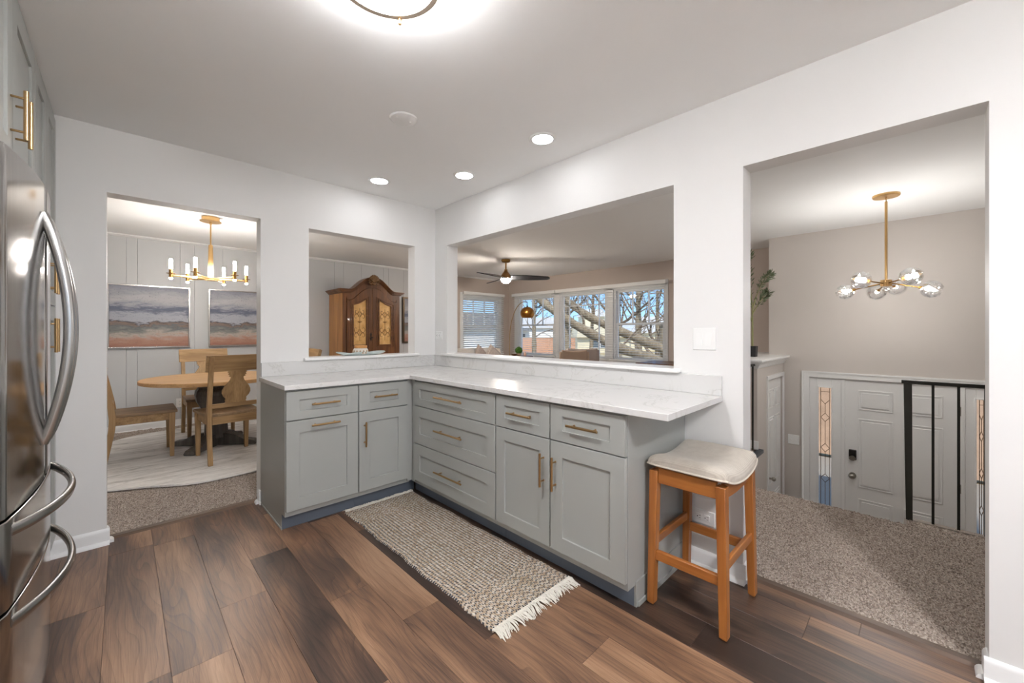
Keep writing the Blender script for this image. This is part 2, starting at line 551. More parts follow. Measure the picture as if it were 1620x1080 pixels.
slab('wall_living', [(XL, XL + 0.14, WY1, YD, -0.2, H), (XL, XL + 0.14, -2.1, WY0, -0.2, H), (XL, XL + 0.14, WY0, WY1, -0.2, WZ0), (XL, XL + 0.14, WY0, WY1, WZ1, H)], M_LIV, 'greige living room wall around the triple window')
DY0, DY1, DZ = -3.86, -2.40, 0.70      # front door unit opening
slab('wall_foyer', [(XF, XF + 0.14, DY1, -2.06, LZ - 0.1, H), (XF, XF + 0.14, -4.6, DY0, LZ - 0.1, H), (XF, XF + 0.14, DY0, DY1, DZ, H), (XF, XL + 0.14, -2.06, -1.98, 0.9, H)], M_FOY, 'greige foyer wall above the front door')
slab('wall_foyer_side', [(0, XF + 0.14, -4.74, -4.6, LZ - 0.1, H)], M_FOY)
slab('floor_landing', [(1.2, XF, -4.6, -1.4, LZ - 0.1, LZ)], M_CARPET, 'entry landing below the stairs')
# walls under the upper floor edges of the stair well, and the steps
slab('wall_stairwell', [(1.385, 2.56, -2.145, -2.05, LZ, -0.004), (1.40, 1.5, -4.6, -3.27, LZ, -0.004), (1.25, 1.37, -3.27, -2.145, LZ, -0.004)], M_FOY, 'stairwell wall below the upper floor')
st = MB()
for k in range(6):
    st.box(1.385 + 0.25 * k, 1.385 + 0.25 * (k + 1) + 0.02, -3.25, -2.15, LZ, -0.19 * (k + 1))
struct(st.build('stairs', M_CARPET), 'carpeted steps down to the entry')

# closet box with ledge
slab('wall_closet', [(2.56, XL, -2.145, -2.06, 0.70, 0.90), (2.56, 2.98, -2.145, -2.06, LZ, 0.70), (3.66, XF, -2.145, -2.06, LZ, 0.70), (2.56, 2.64, -2.06, -1.5, -0.0, 0.90), (2.56, XL, -1.56, -1.5, 0, 0.90)], M_FOY, 'low closet wall carrying the plant ledge')
led = MB()
led.box(2.50, XL, -2.205, -1.46, 0.925, 0.95)
for k, (o_, z0, z1) in enumerate(((0.045, 0.912, 0.925), (0.035, 0.895, 0.912), (0.022, 0.872, 0.895), (0.010, 0.855, 0.872))):
    led.box(2.56 - o_, XL, -2.145 - o_, -2.05, z0, z1)
    led.box(2.56 - o_, 2.64, -2.05, -1.5 + o_, z0, z1)
struct(led.build('trim_6', M_TRIM, bevel=0.003), 'white ledge cap with moulding over the entry closet')
struct(MB().box(2.546, 2.562, -2.158, -1.5, 0.01, 0.095).build('baseboard_closet', M_TRIM, bevel=0.004))
struct(MB().box(2.30, 2.62, -2.19, -2.145, -0.03, 0.004).build('trim_7', plain('nosing_metal', '4f5560', 0.35, 0.7)), 'dark nosing strip at the floor edge by the closet')

def six_panel(b, y0, y1, z0, z1, X, d=1, rows=((0.055, 0.165), (0.215, 0.60), (0.665, 0.94)), axis='X'):
    """raised panels of a six-panel door, on face X looking to -axis*d"""
    w = y1 - y0; h = z1 - z0
    for c0, c1 in ((0.13, 0.455), (0.545, 0.87)):
        for r0, r1 in rows:
            a0, a1 = y0 + w * c0, y0 + w * c1
            t0, t1 = z1 - h * r1, z1 - h * r0
            for ins, dep in ((0.0, 0.008), (0.030, 0.013)):
                q = (a0 + ins, a1 - ins, t0 + ins, t1 - ins)
                if ins == 0:
                    o = [(q[0], q[2]), (q[1], q[2]), (q[1], q[3]), (q[0], q[3])]
                    i = [(q[0] + .012, q[2] + .012), (q[1] - .012, q[2] + .012), (q[1] - .012, q[3] - .012), (q[0] + .012, q[3] - .012)]
                    b.ring(o, i, axis, X - d * dep, X + d * 0.002)
                elif axis == 'X':
                    b.box(min(X, X - d * dep), max(X, X - d * dep), *q)
                else:
                    b.box(q[0], q[1], min(X, X - d * dep), max(X, X - d * dep), q[2], q[3])

# closet door (door_2)
d2 = MB(); d2.box(2.985, 3.655, -2.128, -2.09, LZ + 0.01, 0.685)
six_panel(d2, 2.985, 3.655, LZ + 0.01, 0.685, -2.128, 1, axis='Y')
door2 = struct(d2.build('door_2', M_TRIM, bevel=0.002), 'white six-panel closet door below the plant ledge')
k = MB(); k.cyl((3.05, -2.13, -0.42), (3.05, -2.175, -0.42), 0.011); k.sphere((3.05, -2.185, -0.42), 0.024, 14, 8)
k.build('knob', M_NICKEL, door2, world=True)
struct(MB().ring([(2.93, LZ), (3.71, LZ), (3.71, 0.745), (2.93, 0.745)], [(2.98, LZ + 0.001), (3.66, LZ + 0.001), (3.66, 0.70), (2.98, 0.70)], 'Y', -2.158, -2.143).build('trim_8', M_TRIM, bevel=0.003), 'white casing of the closet door')

# front door (door_1) with deadbolt and knob
d1 = MB(); dy0, dy1 = -3.615, -2.735
d1.box(XF + 0.012, XF + 0.056, dy0, dy1, LZ + 0.01, 0.693)
six_panel(d1, dy0, dy1, LZ + 0.01, 0.693, XF + 0.012, 1)
door1 = struct(d1.build('door_1', M_TRIM, bevel=0.002), 'white six-panel front door with keypad deadbolt')
k = MB(); k.box(XF - 0.012, XF + 0.012, -2.835, -2.768, -0.215, -0.10)
k.build('deadbolt', plain('black_lock', '1c1b1a', 0.25), door1, world=True, bevel=0.008)
k = MB(); k.cyl((XF - 0.012, -2.80, -0.195), (XF - 0.024, -2.80, -0.195), 0.030, 0.026, 20); k.box(XF - 0.034, XF - 0.02, -2.806, -2.794, -0.215, -0.175)
k.build('thumb_turn', M_NICKEL, door1, world=True)
k = MB(); k.cyl((XF + 0.012, -2.80, -0.395), (XF + 0.004, -2.80, -0.395), 0.033, n=20); k.cyl((XF + 0.004, -2.80, -0.395), (XF - 0.03, -2.80, -0.395), 0.012)
k.sphere((XF - 0.04, -2.80, -0.395), 0.030, 16, 10, (0.75, 1, 1))
k.build('knob', M_NICKEL, door1, world=True)
for z in (0.45, -0.32, -1.0):
    MB().cyl((XF + 0.004, -3.618, z - 0.045), (XF + 0.004, -3.618, z + 0.045), 0.007, n=10).build('hinge', M_NICKEL, door1, world=True)
# frame of the entrance: mullions, sidelight stiles
fr = MB()
fr.box(XF, XF + 0.08, -2.735, -2.70, LZ, DZ)
fr.box(XF, XF + 0.08, -3.65, -3.615, LZ, DZ)
for (a, c) in ((-2.70, -2.40), (-3.86, -3.65)):
    w = 0.085 if a > -3 else 0.07
    fr.box(XF + 0.01, XF + 0.05, a, a + w, LZ, DZ); fr.box(XF + 0.01, XF + 0.05, c - w, c, LZ, DZ)
    fr.box(XF + 0.01, XF + 0.05, a + w, c - w, 0.585, DZ); fr.box(XF + 0.01, XF + 0.05, a + w, c - w, LZ, -1.0)
struct(fr.build('trim_9', M_TRIM, bevel=0.003), 'white stiles and posts of the entrance unit')
cs = MB()
cs.ring([(-3.93, LZ), (-2.335, LZ), (-2.335, 0.765), (-3.93, 0.765)], [(-3.86, LZ + 0.001), (-2.405, LZ + 0.001), (-2.405, 0.70), (-3.86, 0.70)], 'X', XF - 0.018, XF + 0.001)
cs.ring([(-3.935, LZ), (-2.33, LZ), (-2.33, 0.77), (-3.935, 0.77)], [(-3.915, LZ + 0.001), (-2.35, LZ + 0.001), (-2.35, 0.75), (-3.915, 0.75)], 'X', XF - 0.026, XF - 0.018)
struct(cs.build('trim_10', M_TRIM, bevel=0.003), 'white casing around the front door')

def sidelight(name, y0, y1, label):
    z0, z1 = -1.0, 0.585
    w = struct(MB().ring([(y0 - .012, z0 - .012), (y1 + .012, z0 - .012), (y1 + .012, z1 + .012), (y0 - .012, z1 + .012)], [(y0 + .004, z0 + .004), (y1 - .004, z0 + .004), (y1 - .004, z1 - .004), (y0 + .004, z1 - .004)], 'X', XF + 0.0, XF + 0.02).build(name, M_TRIM, bevel=0.002), label)
    MB().box(XF + 0.024, XF + 0.028, y0, y1, z0, z1).build('pane', glass('seedy_glass', 0.08, (0.93, 0.93, 0.92, 1), 0.5, 60), w, world=True)
    c = MB(); X = XF + 0.021; m = (y0 + y1) / 2; e = 0.022
    def came(p, q, r=0.0028):
        c.cyl((X, *p), (X, *q), r, n=6)
    came((y0 + e, z0), (y0 + e, z1)); came((y1 - e, z0), (y1 - e, z1))
    came((y0 + e, z1 - 0.055), (y1 - e, z1 - 0.055)); 
    zc = [z1 - 0.36, z1 - 0.72, z1 - 1.08]
    last = z1 - 0.20
    came((y0 + e, z1 - 0.15), (m, last)); came((y1 - e, z1 - 0.15), (m, last))
    for z in zc:
        h = 0.05
        came((m, last), (m, z + h)); last = z - h
        for s_ in (1, -1):
            came((m, z + h), (m + s_ * (m - y0 - e), z)); came((m, z - h), (m + s_ * (m - y0 - e), z))
    came((m, last), (m, z0 + 0.08)); came((m, z0 + 0.08), (y0 + e, z0)); came((m, z0 + 0.08), (y1 - e, z0))
    c.build('lead_came', plain('bronze_came', '6a5136', 0.4, 0.6), w, world=True)
sidelight('window_5', -2.614, -2.487, 'narrow leaded glass sidelight beside the front door lock')
sidelight('window_6', -3.79, -3.72, 'narrow leaded glass sidelight behind the black railing')

# unseen window added behind the viewer to let extra daylight in
w7 = struct(MB().ring([(-2.3, 1.05), (-0.7, 1.05), (-0.7, 2.1), (-2.3, 2.1)], [(-2.24, 1.11), (-0.76, 1.11), (-0.76, 2.04), (-2.24, 2.04)], 'Y', -5.56, -5.46).build('window_7', M_TRIM), 'added window behind the viewer for extra daylight')

# sills, thresholds, crown, baseboards
M_SILL = plain('sill_white', 'f2f1ef', 0.3, var=0.01)
struct(MB().box(-1.20, -0.20, -0.045, WT + 0.03, 1.018, 1.040).build('trim_1', M_SILL, bevel=0.006, seg=3), 'white sill board of the small pass-through')
struct(MB().box(-0.045, WT + 0.03, -2.42, -0.155, 1.018, 1.040).build('trim_2', M_SILL, bevel=0.006, seg=3), 'white sill board of the wide pass-through')
M_THR = wood('threshold_wood', '4a3a30', '655243', '7b6656', 'X', 1.0, 0.4)
struct(MB().prism([(0.045, 0.0), (0.06, 0.011), (0.095, 0.013), (0.108, 0.0)], 'X', -2.266, -1.484).build('trim_3', M_THR), 'brown threshold strip at the dining doorway')
b = MB(); b.prism([(0.055, 0.0), (0.068, 0.011), (0.098, 0.013), (0.112, 0.0)], 'Y', -3.506, -2.723)
struct(b.build('trim_4', wood('threshold_wood_long', '4a3a30', '5c4a3d', '70594a', 'Y', 1.0, 0.4)), 'brown threshold strip at the hall opening')
b = MB()
b.prism([(YD, H), (YD - 0.03, H), (YD - 0.028, H - 0.012), (YD - 0.01, H - 0.026), (YD, H - 0.03)], 'X', -3.3, XL)
struct(b.build('trim_5', M_TRIM), 'thin white crown strip along the far wall')

def baseboard(name, segs, label=None):
    """segs: (p0, p1, outward normal) along the wall foot; board plus shoe moulding"""
    b = MB()
    for (x0, y0), (x1, y1), (nx, ny) in segs:
        p0, p1, n_ = Vector((x0, y0, 0)), Vector((x1, y1, 0)), Vector((nx, ny, 0))
        for prof in ([(0, 0), (0.013, 0), (0.013, 0.072), (0.009, 0.084), (0.004, 0.09), (0, 0.09)], [(0.012, 0), (0.031, 0), (0.030, 0.007), (0.026, 0.014), (0.020, 0.019), (0.012, 0.021)]):
            A = [b.bm.verts.new(p0 + n_ * d + Vector((0, 0, z))) for d, z in prof]
            B = [b.bm.verts.new(p1 + n_ * d + Vector((0, 0, z))) for d, z in prof]
            m = len(prof)
            b.bm.faces.new(A); b.bm.faces.new(B[::-1])
            for i in range(m):
                b.bm.faces.new([A[i], A[(i + 1) % m], B[(i + 1) % m], B[i]])
    return struct(b.build(name, M_TRIM), label)
baseboard('baseboard_back', [((-2.52, 0), (-2.253, 0), (0, -1)), ((-2.266, 0.0), (-2.266, 0.05), (1, 0)), ((-1.484, 0.0), (-1.484, 0.05), (-1, 0)), ((-1.497, 0), (-1.490, 0), (0, -1))], 'white baseboard beside the dining doorway')
baseboard('baseboard_right', [((0, -2.44), (0, -2.736), (-1, 0)), ((0.0, -2.723), (0.06, -2.723), (0, -1)), ((0, -5.5), (0, -3.493), (-1, 0)), ((0.0, -3.506), (0.06, -3.506), (0, 1))], 'white baseboard beside the hall opening')
baseboard('baseboard_dining', [((-3.3, YD), (2.6, YD), (0, -1))], 'white baseboard under the dining paintings')

# living room windows (front unit of three, side unit of one)
M_PANE = glass('window_pane')
def win_unit(name, axis, X, y0, y1, z0, z1, rail, muntins, bar=None, lower=None, label=None, inward=-1, depth=0.05):
    """frame with sashes in the plane axis=X (wall face); glazed just behind"""
    def bx(b, d0, d1, a0, a1, c0, c1):
        lo, hi = sorted((X - inward * d0, X - inward * d1))
        if axis == 'X': b.box(lo, hi, a0, a1, c0, c1)
        else: b.box(a0, a1, lo, hi, c0, c1)
    b = MB(); f = 0.045
    bx(b, 0.01, 0.11, y0, y0 + f, z0, z1); bx(b, 0.01, 0.11, y1 - f, y1, z0, z1)
    bx(b, 0.01, 0.11, y0 + f, y1 - f, z1 - f, z1); bx(b, 0.01, 0.11, y0 + f, y1 - f, z0, z0 + f)
    w = struct(b.build(name, M_TRIM, bevel=0.002), label)
    a0, a1, c0, c1 = y0 + f, y1 - f, z0 + f, z1 - f
    s_ = 0.035
    def sash(zb, zt, d):
        q = MB()
        bx(q, d, d + 0.03, a0, a0 + s_, zb, zt); bx(q, d, d + 0.03, a1 - s_, a1, zb, zt)
        bx(q, d, d + 0.03, a0 + s_, a1 - s_, zb, zb + s_); bx(q, d, d + 0.03, a0 + s_, a1 - s_, zt - s_, zt)
        so = q.build('sash', M_TRIM, w, world=True, bevel=0.002)
        q = MB(); bx(q, d + 0.013, d + 0.017, a0 + s_ - .005, a1 - s_ + .005, zb + s_ - .005, zt - s_ + .005)
        q.build('pane', M_PANE, so, world=True)
        return so
    if rail:
        up = sash(rail - 0.02, c1, 0.06); sash(c0, rail + 0.02, 0.028)
        q = MB()
        for m in muntins:
            yy = a0 + (a1 - a0) * m
            bx(q, 0.062, 0.088, yy - 0.011, yy + 0.011, rail, c1 - s_)
        q.build('muntin', M_TRIM, up, world=True)
    else:
        up = sash(c0, c1, 0.04)
        q = MB()
        bx(q, 0.042, 0.068, a0, a1, bar - 0.011, bar + 0.011)
        for m in muntins:
            yy = a0 + (a1 - a0) * m
            bx(q, 0.042, 0.068, yy - 0.010, yy + 0.010, c0 if m in lower else bar, c1 - s_)
        q.build('muntin', M_TRIM, up, world=True)
    return w
win_unit('window_1', 'X', XL, 2.08, WY1, WZ0, WZ1, 1.39, (0.355, 0.655), label='double hung window nearest the arc lamp')
win_unit('window_2', 'X', XL, 0.80, 1.95, WZ0, WZ1, None, (0.165, 0.41, 0.635, 0.84), bar=1.775, lower=(0.165, 0.84), label='middle picture window of the triple unit')
win_unit('window_3', 'X', XL, WY0, 0.67, WZ0, WZ1, 1.385, (0.33, 0.665), label='double hung window of the triple unit showing thick trunks')
win_unit('window_4', 'Y', YD, 2.985, 4.05, 0.78, 2.02, 1.36, (0.33, 0.66), inward=-1, label='side double hung window behind the sofa')
cz = MB()
cz.box(XL - 0.018, XL + 0.10, 1.95, 2.08, WZ0, WZ1); cz.box(XL - 0.018, XL + 0.10, 0.67, 0.80, WZ0, WZ1)
cz.box(XL - 0.018, XL, WY1 - 0.02, WY1 + 0.10, WZ0 - 0.07, WZ1 + 0.08); cz.box(XL - 0.018, XL, WY0 - 0.03, WY0 + 0.02, WZ0 - 0.07, WZ1 + 0.08)
cz.box(XL - 0.018, XL, WY0, WY1, WZ1 - 0.02, WZ1 + 0.08); cz.box(XL - 0.05, XL, WY0 - 0.04, WY1 + 0.12, WZ0 - 0.02, WZ0 + 0.005)
struct(cz.build('trim_11', M_TRIM, bevel=0.002), 'white casing of the triple window')
struct(MB().ring([(2.93, 0.70), (4.12, 0.70), (4.12, 2.09), (2.93, 2.09)], [(3.0, 0.79), (4.03, 0.79), (4.03, 2.0), (3.0, 2.0)], 'Y', YD - 0.018, YD + 0.004).build('trim_12', M_TRIM, bevel=0.002), 'white casing of the side window')

# ------------------------------------------------------------------ kitchen cabinets
def shaker(name, axis, F, u0, u1, z0, z1, parent, fw=0.076, mat=M_CAB, d=1):
    """shaker front: framed slab whose outer face lies on plane F, body going +d"""
    b = MB()
    lo, hi = F, F + 0.02 * d
    a0, a1, c0, c1 = u0 + fw, u1 - fw, z0 + fw, z1 - fw
    if z1 - z0 < 0.2:
        c0, c1 = z0 + 0.053, z1 - 0.053
    b.ring([(u0, z0), (u1, z0), (u1, z1), (u0, z1)], [(a0, c0), (a1, c0), (a1, c1), (a0, c1)], axis, lo, hi)
    e = 0.006
    p0, p1 = sorted((F + 0.009 * d, F + 0.019 * d))
    q = (a0 - e, a1 + e, c0 - e, c1 + e)
    b.box(p0, p1, *q) if axis == 'X' else b.box(q[0], q[1], p0, p1, q[2], q[3])
    return b.build(name, mat, parent, world=True, bevel=0.0012, seg=1)
def pull(axis, F, p, q, parent, out=-0.032, r=0.0062, mat=M_BRASS):
    """bar pull between (u,z) points p and q, standing off plane F by out"""
    def P(u, z, d):
        return (F + d, u, z) if axis == 'X' else (u, F + d, z)
    b = MB()
    b.cyl(P(*p, out), P(*q, out), r, n=14)
    for t in (0.16, 0.84):
        s_ = (p[0] + (q[0] - p[0]) * t, p[1] + (q[1] - p[1]) * t)
        b.cyl(P(*s_, out), P(*s_, 0.0005), r * 0.62, n=10)
        b.cyl(P(*s_, -0.003), P(*s_, 0.0), r * 0.95, n=10)
    return b.build('handle', mat, parent, world=True, bevel=0.0008, seg=1)

F = -0.63
# left unit under the small pass-through
c1 = thing('base_cabinet', (-1.26, -0.32, 0), 'grey base cabinet by the dining doorway, its drawer and door both with horizontal pulls', 'cabinet')
b = MB(); b.box(-1.486, -1.031, -0.61, -0.003, 0.10, 0.885); b.box(-1.484, -1.031, -0.53, -0.02, 0, 0.10)
b.box(-1.489, -1.484, -0.545, -0.02, 0.0, 0.012)
b.build('body', M_CAB, c1, world=True, bevel=0.001, seg=1)
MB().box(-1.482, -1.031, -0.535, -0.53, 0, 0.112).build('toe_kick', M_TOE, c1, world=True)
w = shaker('drawer', 'Y', F, -1.4835, -1.0375, 0.694, 0.872, c1); pull('Y', F, (-1.345, 0.785), (-1.169, 0.785), w)
w = shaker('door', 'Y', F, -1.4835, -1.0375, 0.134, 0.688, c1); pull('Y', F, (-1.345, 0.651), (-1.169, 0.651), w)
# unit in the corner
c2 = thing('base_cabinet', (-0.83, -0.32, 0), 'narrow grey base cabinet in the corner with a door opened by a vertical pull', 'cabinet')
b = MB(); b.box(-1.030, -0.633, -0.61, -0.003, 0.10, 0.885); b.box(-1.030, -0.56, -0.53, -0.02, 0, 0.10)
b.build('body', M_CAB, c2, world=True, bevel=0.001, seg=1)
MB().box(-1.030, -0.548, -0.535, -0.53, 0, 0.112).build('toe_kick', M_TOE, c2, world=True)
MB().box(-0.655, -0.612, -0.617, -0.6115, 0.112, 0.878).build('filler', M_CAB, c2, world=True)
w = shaker('drawer', 'Y', F, -1.0295, -0.658, 0.694, 0.872, c2); pull('Y', F, (-0.932, 0.784), (-0.757, 0.784), w)
w = shaker('door', 'Y', F, -1.0295, -0.658, 0.134, 0.688, c2); pull('Y', F, (-0.993, 0.446), (-0.993, 0.617), w)
# three-drawer unit
c3 = thing('base_cabinet', (-0.32, -1.13, 0), 'wide grey base cabinet with three stacked drawers', 'cabinet')
b = MB(); b.box(-0.61, -0.003, -1.589, -0.612, 0.10, 0.885); b.box(-0.53, -0.02, -1.589, -0.612, 0, 0.10)
b.build('body', M_CAB, c3, world=True, bevel=0.001, seg=1)
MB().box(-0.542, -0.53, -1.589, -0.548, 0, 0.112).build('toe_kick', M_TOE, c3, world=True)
MB().box(-0.617, -0.611, -0.671, -0.633, 0.112, 0.878).build('filler', M_CAB, c3, world=True)
for z0, z1, zh in ((0.694, 0.872, 0.788), (0.412, 0.688, 0.556), (0.134, 0.406, 0.271)):
    w = shaker('drawer', 'X', F, -1.5835, -0.674, z0, z1, c3); pull('X', F, (-1.296, zh), (-0.984, zh), w)
# double-door unit at the bar end
c4 = thing('base_cabinet', (-0.32, -2.01, 0), 'grey base cabinet beside the stool with two drawers above a pair of doors', 'cabinet')
b = MB(); b.box(-0.61, -0.003, -2.438, -1.591, 0.10, 0.885); b.box(-0.53, -0.003, -2.432, -1.591, 0, 0.10)
b.box(-0.543, -0.003, -2.443, -2.431, 0, 0.115)
b.box(-0.53, -0.003, -2.449, -2.442, 0, 0.022)
b.build('body', M_CAB, c4, world=True, bevel=0.001, seg=1)
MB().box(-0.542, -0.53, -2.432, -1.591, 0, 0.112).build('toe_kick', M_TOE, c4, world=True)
w = shaker('drawer', 'X', F, -2.0035, -1.5965, 0.694, 0.872, c4, fw=0.07); pull('X', F, (-1.899, 0.787), (-1.715, 0.787), w)
w = shaker('drawer', 'X', F, -2.436, -2.0115, 0.694, 0.872, c4); pull('X', F, (-2.313, 0.787), (-2.135, 0.787), w)
w = shaker('door', 'X', F, -2.0035, -1.5965, 0.136, 0.688, c4, fw=0.07); pull('X', F, (-1.966, 0.443), (-1.966, 0.616), w)
w = shaker('door', 'X', F, -2.436, -2.0115, 0.136, 0.688, c4); pull('X', F, (-2.046, 0.443), (-2.046, 0.612), w)
# worktop with backsplash
b = MB()
b.prism([(-1.496, -0.002), (-1.499, -0.651), (-0.651, -0.651), (-0.651, -2.637), (-0.001, -2.630), (-0.001, -0.002)], 'Z', 0.886, 0.915)
top = b.build('countertop', M_QUARTZ, bevel=0.002)
tag(top, 'white quartz L-shaped countertop running over the grey base cabinets', 'countertop')
b = MB()
b.prism([(-1.483, -0.0005), (-1.483, -0.02), (-0.02, -0.02), (-0.02, -2.628), (-0.0005, -2.628), (-0.0005, -0.0005)], 'Z', 0.9155, 1.0165)
b.build('backsplash', M_QUARTZ, top, bevel=0.0015)

# ------------------------------------------------------------------ fridge and tall cabinets on the left
FYC = -1.19
def fx(y, c=-2.39):
    return c - 0.035 * ((y - FYC) / 0.44) ** 2
fr_ = thing('refrigerator', (-2.8, FYC, 0), 'stainless steel french-door refrigerator with curved handles', 'refrigerator')
b = MB(); b.box(-3.13, -2.49, FYC - 0.452, FYC + 0.452, 0.03, 1.735)
b.box(-2.56, -2.50, FYC - 0.44, FYC - 0.34, 1.735, 1.757); b.box(-2.56, -2.50, FYC + 0.34, FYC + 0.44, 1.735, 1.757)
b.build('body', plain('fridge_side_grey', '77787a', 0.4, 0.3), fr_, world=True, bevel=0.006)
def front(name, y0, y1, z0, z1):
    n = 22; R = 0.012
    pts = [(-2.487, y0), ]
    for i in range(n + 1):
        y = y0 + (y1 - y0) * i / n
        x = fx(y)
        e = min(y - y0, y1 - y)
        if e < R:
            x -= R - math.sqrt(max(0, R * R - (R - e) ** 2))
        pts.append((x, y))
    for k in (2, 5):
        pts.insert(1 + 0, pts[0]) if False else None
    pts.append((-2.487, y1))
    b = MB(); b.prism(pts, 'Z', z0, z1)
    return b.build(name, M_STEEL, fr_, world=True, smooth=40, bevel=0.003)
def bow(parent, pts, n=26, rw=0.019, flat=0.55):
    b = MB(); b.tube(pts, [rw * (0.75 if i in (0, len(pts) - 1) else 1) for i in range(len(pts))], 14, flat=flat)
    return b.build('handle', M_STEELH, parent, world=True, smooth=50)
for sgn, y0, y1 in ((-1, FYC - 0.453, FYC - 0.003), (1, FYC + 0.003, FYC + 0.453)):
    w = front('door', y0, y1, 0.738, 1.75)
    yy = FYC + sgn * 0.048
    pts = []
    for i in range(27):
        t = i / 26
        pts.append((fx(yy) - 0.004 + 0.064 * math.sin(PI * t) ** 0.8, yy + sgn * 0.012 * math.sin(PI * t), 0.862 + 0.785 * t))
    b = MB(); b.tube(pts, 0.0155, 14); b.build('handle', M_STEELH, w, world=True, smooth=50)
for z0, z1, zh in ((0.485, 0.728, 0.692), (0.055, 0.475, 0.437)):
    w = front('drawer', FYC - 0.453, FYC + 0.453, z0, z1)
    pts = []
    for i in range(33):
        t = i / 32
        y = FYC - 0.385 + 0.77 * t
        pts.append((fx(y) - 0.006 + 0.066 * math.sin(PI * t) ** 0.75, y, zh - 0.01 * math.sin(PI * t)))
    b = MB(); b.tube(pts, 0.017, 14, flat=0.6); b.build('handle', M_STEELH, w, world=True, smooth=50)

CX_ = -2.463
u1 = thing('wall_cabinet', (-2.8, -1.19, 1.79), 'light grey cabinet above the refrigerator with two brass-pulled doors', 'cabinet')
b = MB(); b.box(-3.155, CX_ - 0.021, -1.67, -0.711, 1.79, 2.437); b.build('body', M_CAB, u1, world=True)
MB().box(CX_ - 0.021, CX_ - 0.006, -1.67, -0.711, 2.408, 2.437).build('filler', M_CAB, u1, world=True)
for y0, y1, yh in ((-1.667, -1.193, -1.236), (-1.190, -0.714, -1.147)):
    w = shaker('door', 'X', CX_, y0, y1, 1.795, 2.405, u1, fw=0.08, d=-1); pull('X', CX_, (yh, 1.884), (yh, 2.05), w, out=0.034, r=0.0065)
u2 = thing('pantry_cabinet', (-2.8, -0.36, 0), 'light grey tall pantry cabinet between the refrigerator and the doorway wall', 'cabinet')
b = MB(); b.box(-3.155, CX_ - 0.021, -0.709, -0.003, 0.10, 2.437); b.box(-3.155, CX_ - 0.1, -0.709, -0.003, 0, 0.10); b.build('body', M_CAB, u2, world=True)
MB().box(CX_ - 0.021, CX_ - 0.006, -0.709, -0.003, 2.408, 2.437).build('filler', M_CAB, u2, world=True)
for y0, y1, yh in ((-0.706, -0.359, -0.40), (-0.356, -0.006, -0.315)):
    w = shaker('door', 'X', CX_, y0, y1, 1.383, 2.405, u2, d=-1); pull('X', CX_, (yh, 1.43), (yh, 1.60), w, out=0.034, r=0.0065)
    w = shaker('door', 'X', CX_, y0, y1, 0.115, 1.378, u2, d=-1); pull('X', CX_, (yh, 1.142), (yh, 1.308), w, out=0.034, r=0.0065)

# ------------------------------------------------------------------ bar stool
M_STOOL = wood('honey_stool_wood', '8a4f1f', 'a76830', 'bb7c43', 'Z', 1.0, 0.35, 0.7, 0.2)
M_STOOLX = wood('honey_stool_wood_x', '8a4f1f', 'a76830', 'bb7c43', 'X', 1.0, 0.35, 0.7, 0.2)
M_STOOLY = wood('honey_stool_wood_y', '8a4f1f', 'a76830', 'bb7c43', 'Y', 1.0, 0.35, 0.7, 0.2)
def mat_linen(name, c0, c1, scale=420.0):
    g = G(name)
    v = g.coord()
    wa = g.n('TexWave', {'Vector': v, 'Scale': scale / 6.28, 'Distortion': 1.0}, bands_direction='X').outputs['Fac']
    wb = g.n('TexWave', {'Vector': v, 'Scale': scale / 6.28, 'Distortion': 1.0}, bands_direction='Y').outputs['Fac']
    nz = g.noise(v, 30, 4.0)
    f = g.math('MULTIPLY_ADD', g.math('ADD', wa, wb), 0.25, g.math('MULTIPLY', nz, 0.5))
    g.set(Base_Color=g.ramp(f, [(0.25, c0), (0.75, c1)]), Roughness=0.9)
    g.put(g.b.inputs['Sheen Weight'], 0.2)
    g.bump(f, 0.15, 0.002)
    return g.m
M_LINEN = mat_linen('beige_linen', 'b0a699', 'cbc3b7')
SX, SY = -0.262, -2.628
stool = thing('bar_stool', (SX, SY, 0), 'wooden bar stool with a beige linen saddle seat under the counter end', 'stool')
LX, LY, ZT = 0.186, 0.142, 0.612
hx, hy_ = 0.022, 0.019
for sx in (-1, 1):
    for sy in (-1, 1):
        b = MB(); b.frustum((sx * (LX + 0.008), sy * (LY + 0.012), 0.006), (0.019, 0.016), (sx * LX, sy * LY, ZT), (hx, hy_))
        b.box(sx * (LX + 0.008) - 0.014, sx * (LX + 0.008) + 0.014, sy * (LY + 0.012) - 0.012, sy * (LY + 0.012) + 0.012, 0, 0.006)
        b.build('leg', M_STOOL, stool, bevel=0.004)
def saddle(x):
    return 0.034 * (x / 0.22) ** 2
for sy in (-1, 1):
    n = 14; top_ = [(-LX + 0.02 + (2 * LX - 0.04) * i / n) for i in range(n + 1)]
    poly = [(x, 0.598 + saddle(x)) for x in top_] + [(x, 0.548 + saddle(x) * 0.6) for x in reversed(top_)]
    MB().prism(poly, 'Y', sy * LY - 0.010, sy * LY + 0.010).build('apron', M_STOOLX, stool, bevel=0.002)
for sx in (-1, 1):
    MB().box(sx * LX - 0.011, sx * LX + 0.011, -LY + 0.018, LY - 0.018, 0.556, 0.625).build('apron', M_STOOLY, stool, bevel=0.003)
for sx, z in ((-1, 0.205), (1, 0.205)):
    MB().box(sx * (LX + 0.005) - 0.010, sx * (LX + 0.005) + 0.010, -LY - 0.002, LY + 0.002, z, z + 0.044).build('stretcher', M_STOOLY, stool, bevel=0.004)
for sy in (-1, 1):
    MB().box(-LX - 0.002, LX + 0.002, sy * (LY + 0.007) - 0.009, sy * (LY + 0.007) + 0.009, 0.262, 0.302).build('stretcher', M_STOOLX, stool, bevel=0.004)
b = MB()
ax, ay = 0.226, 0.184
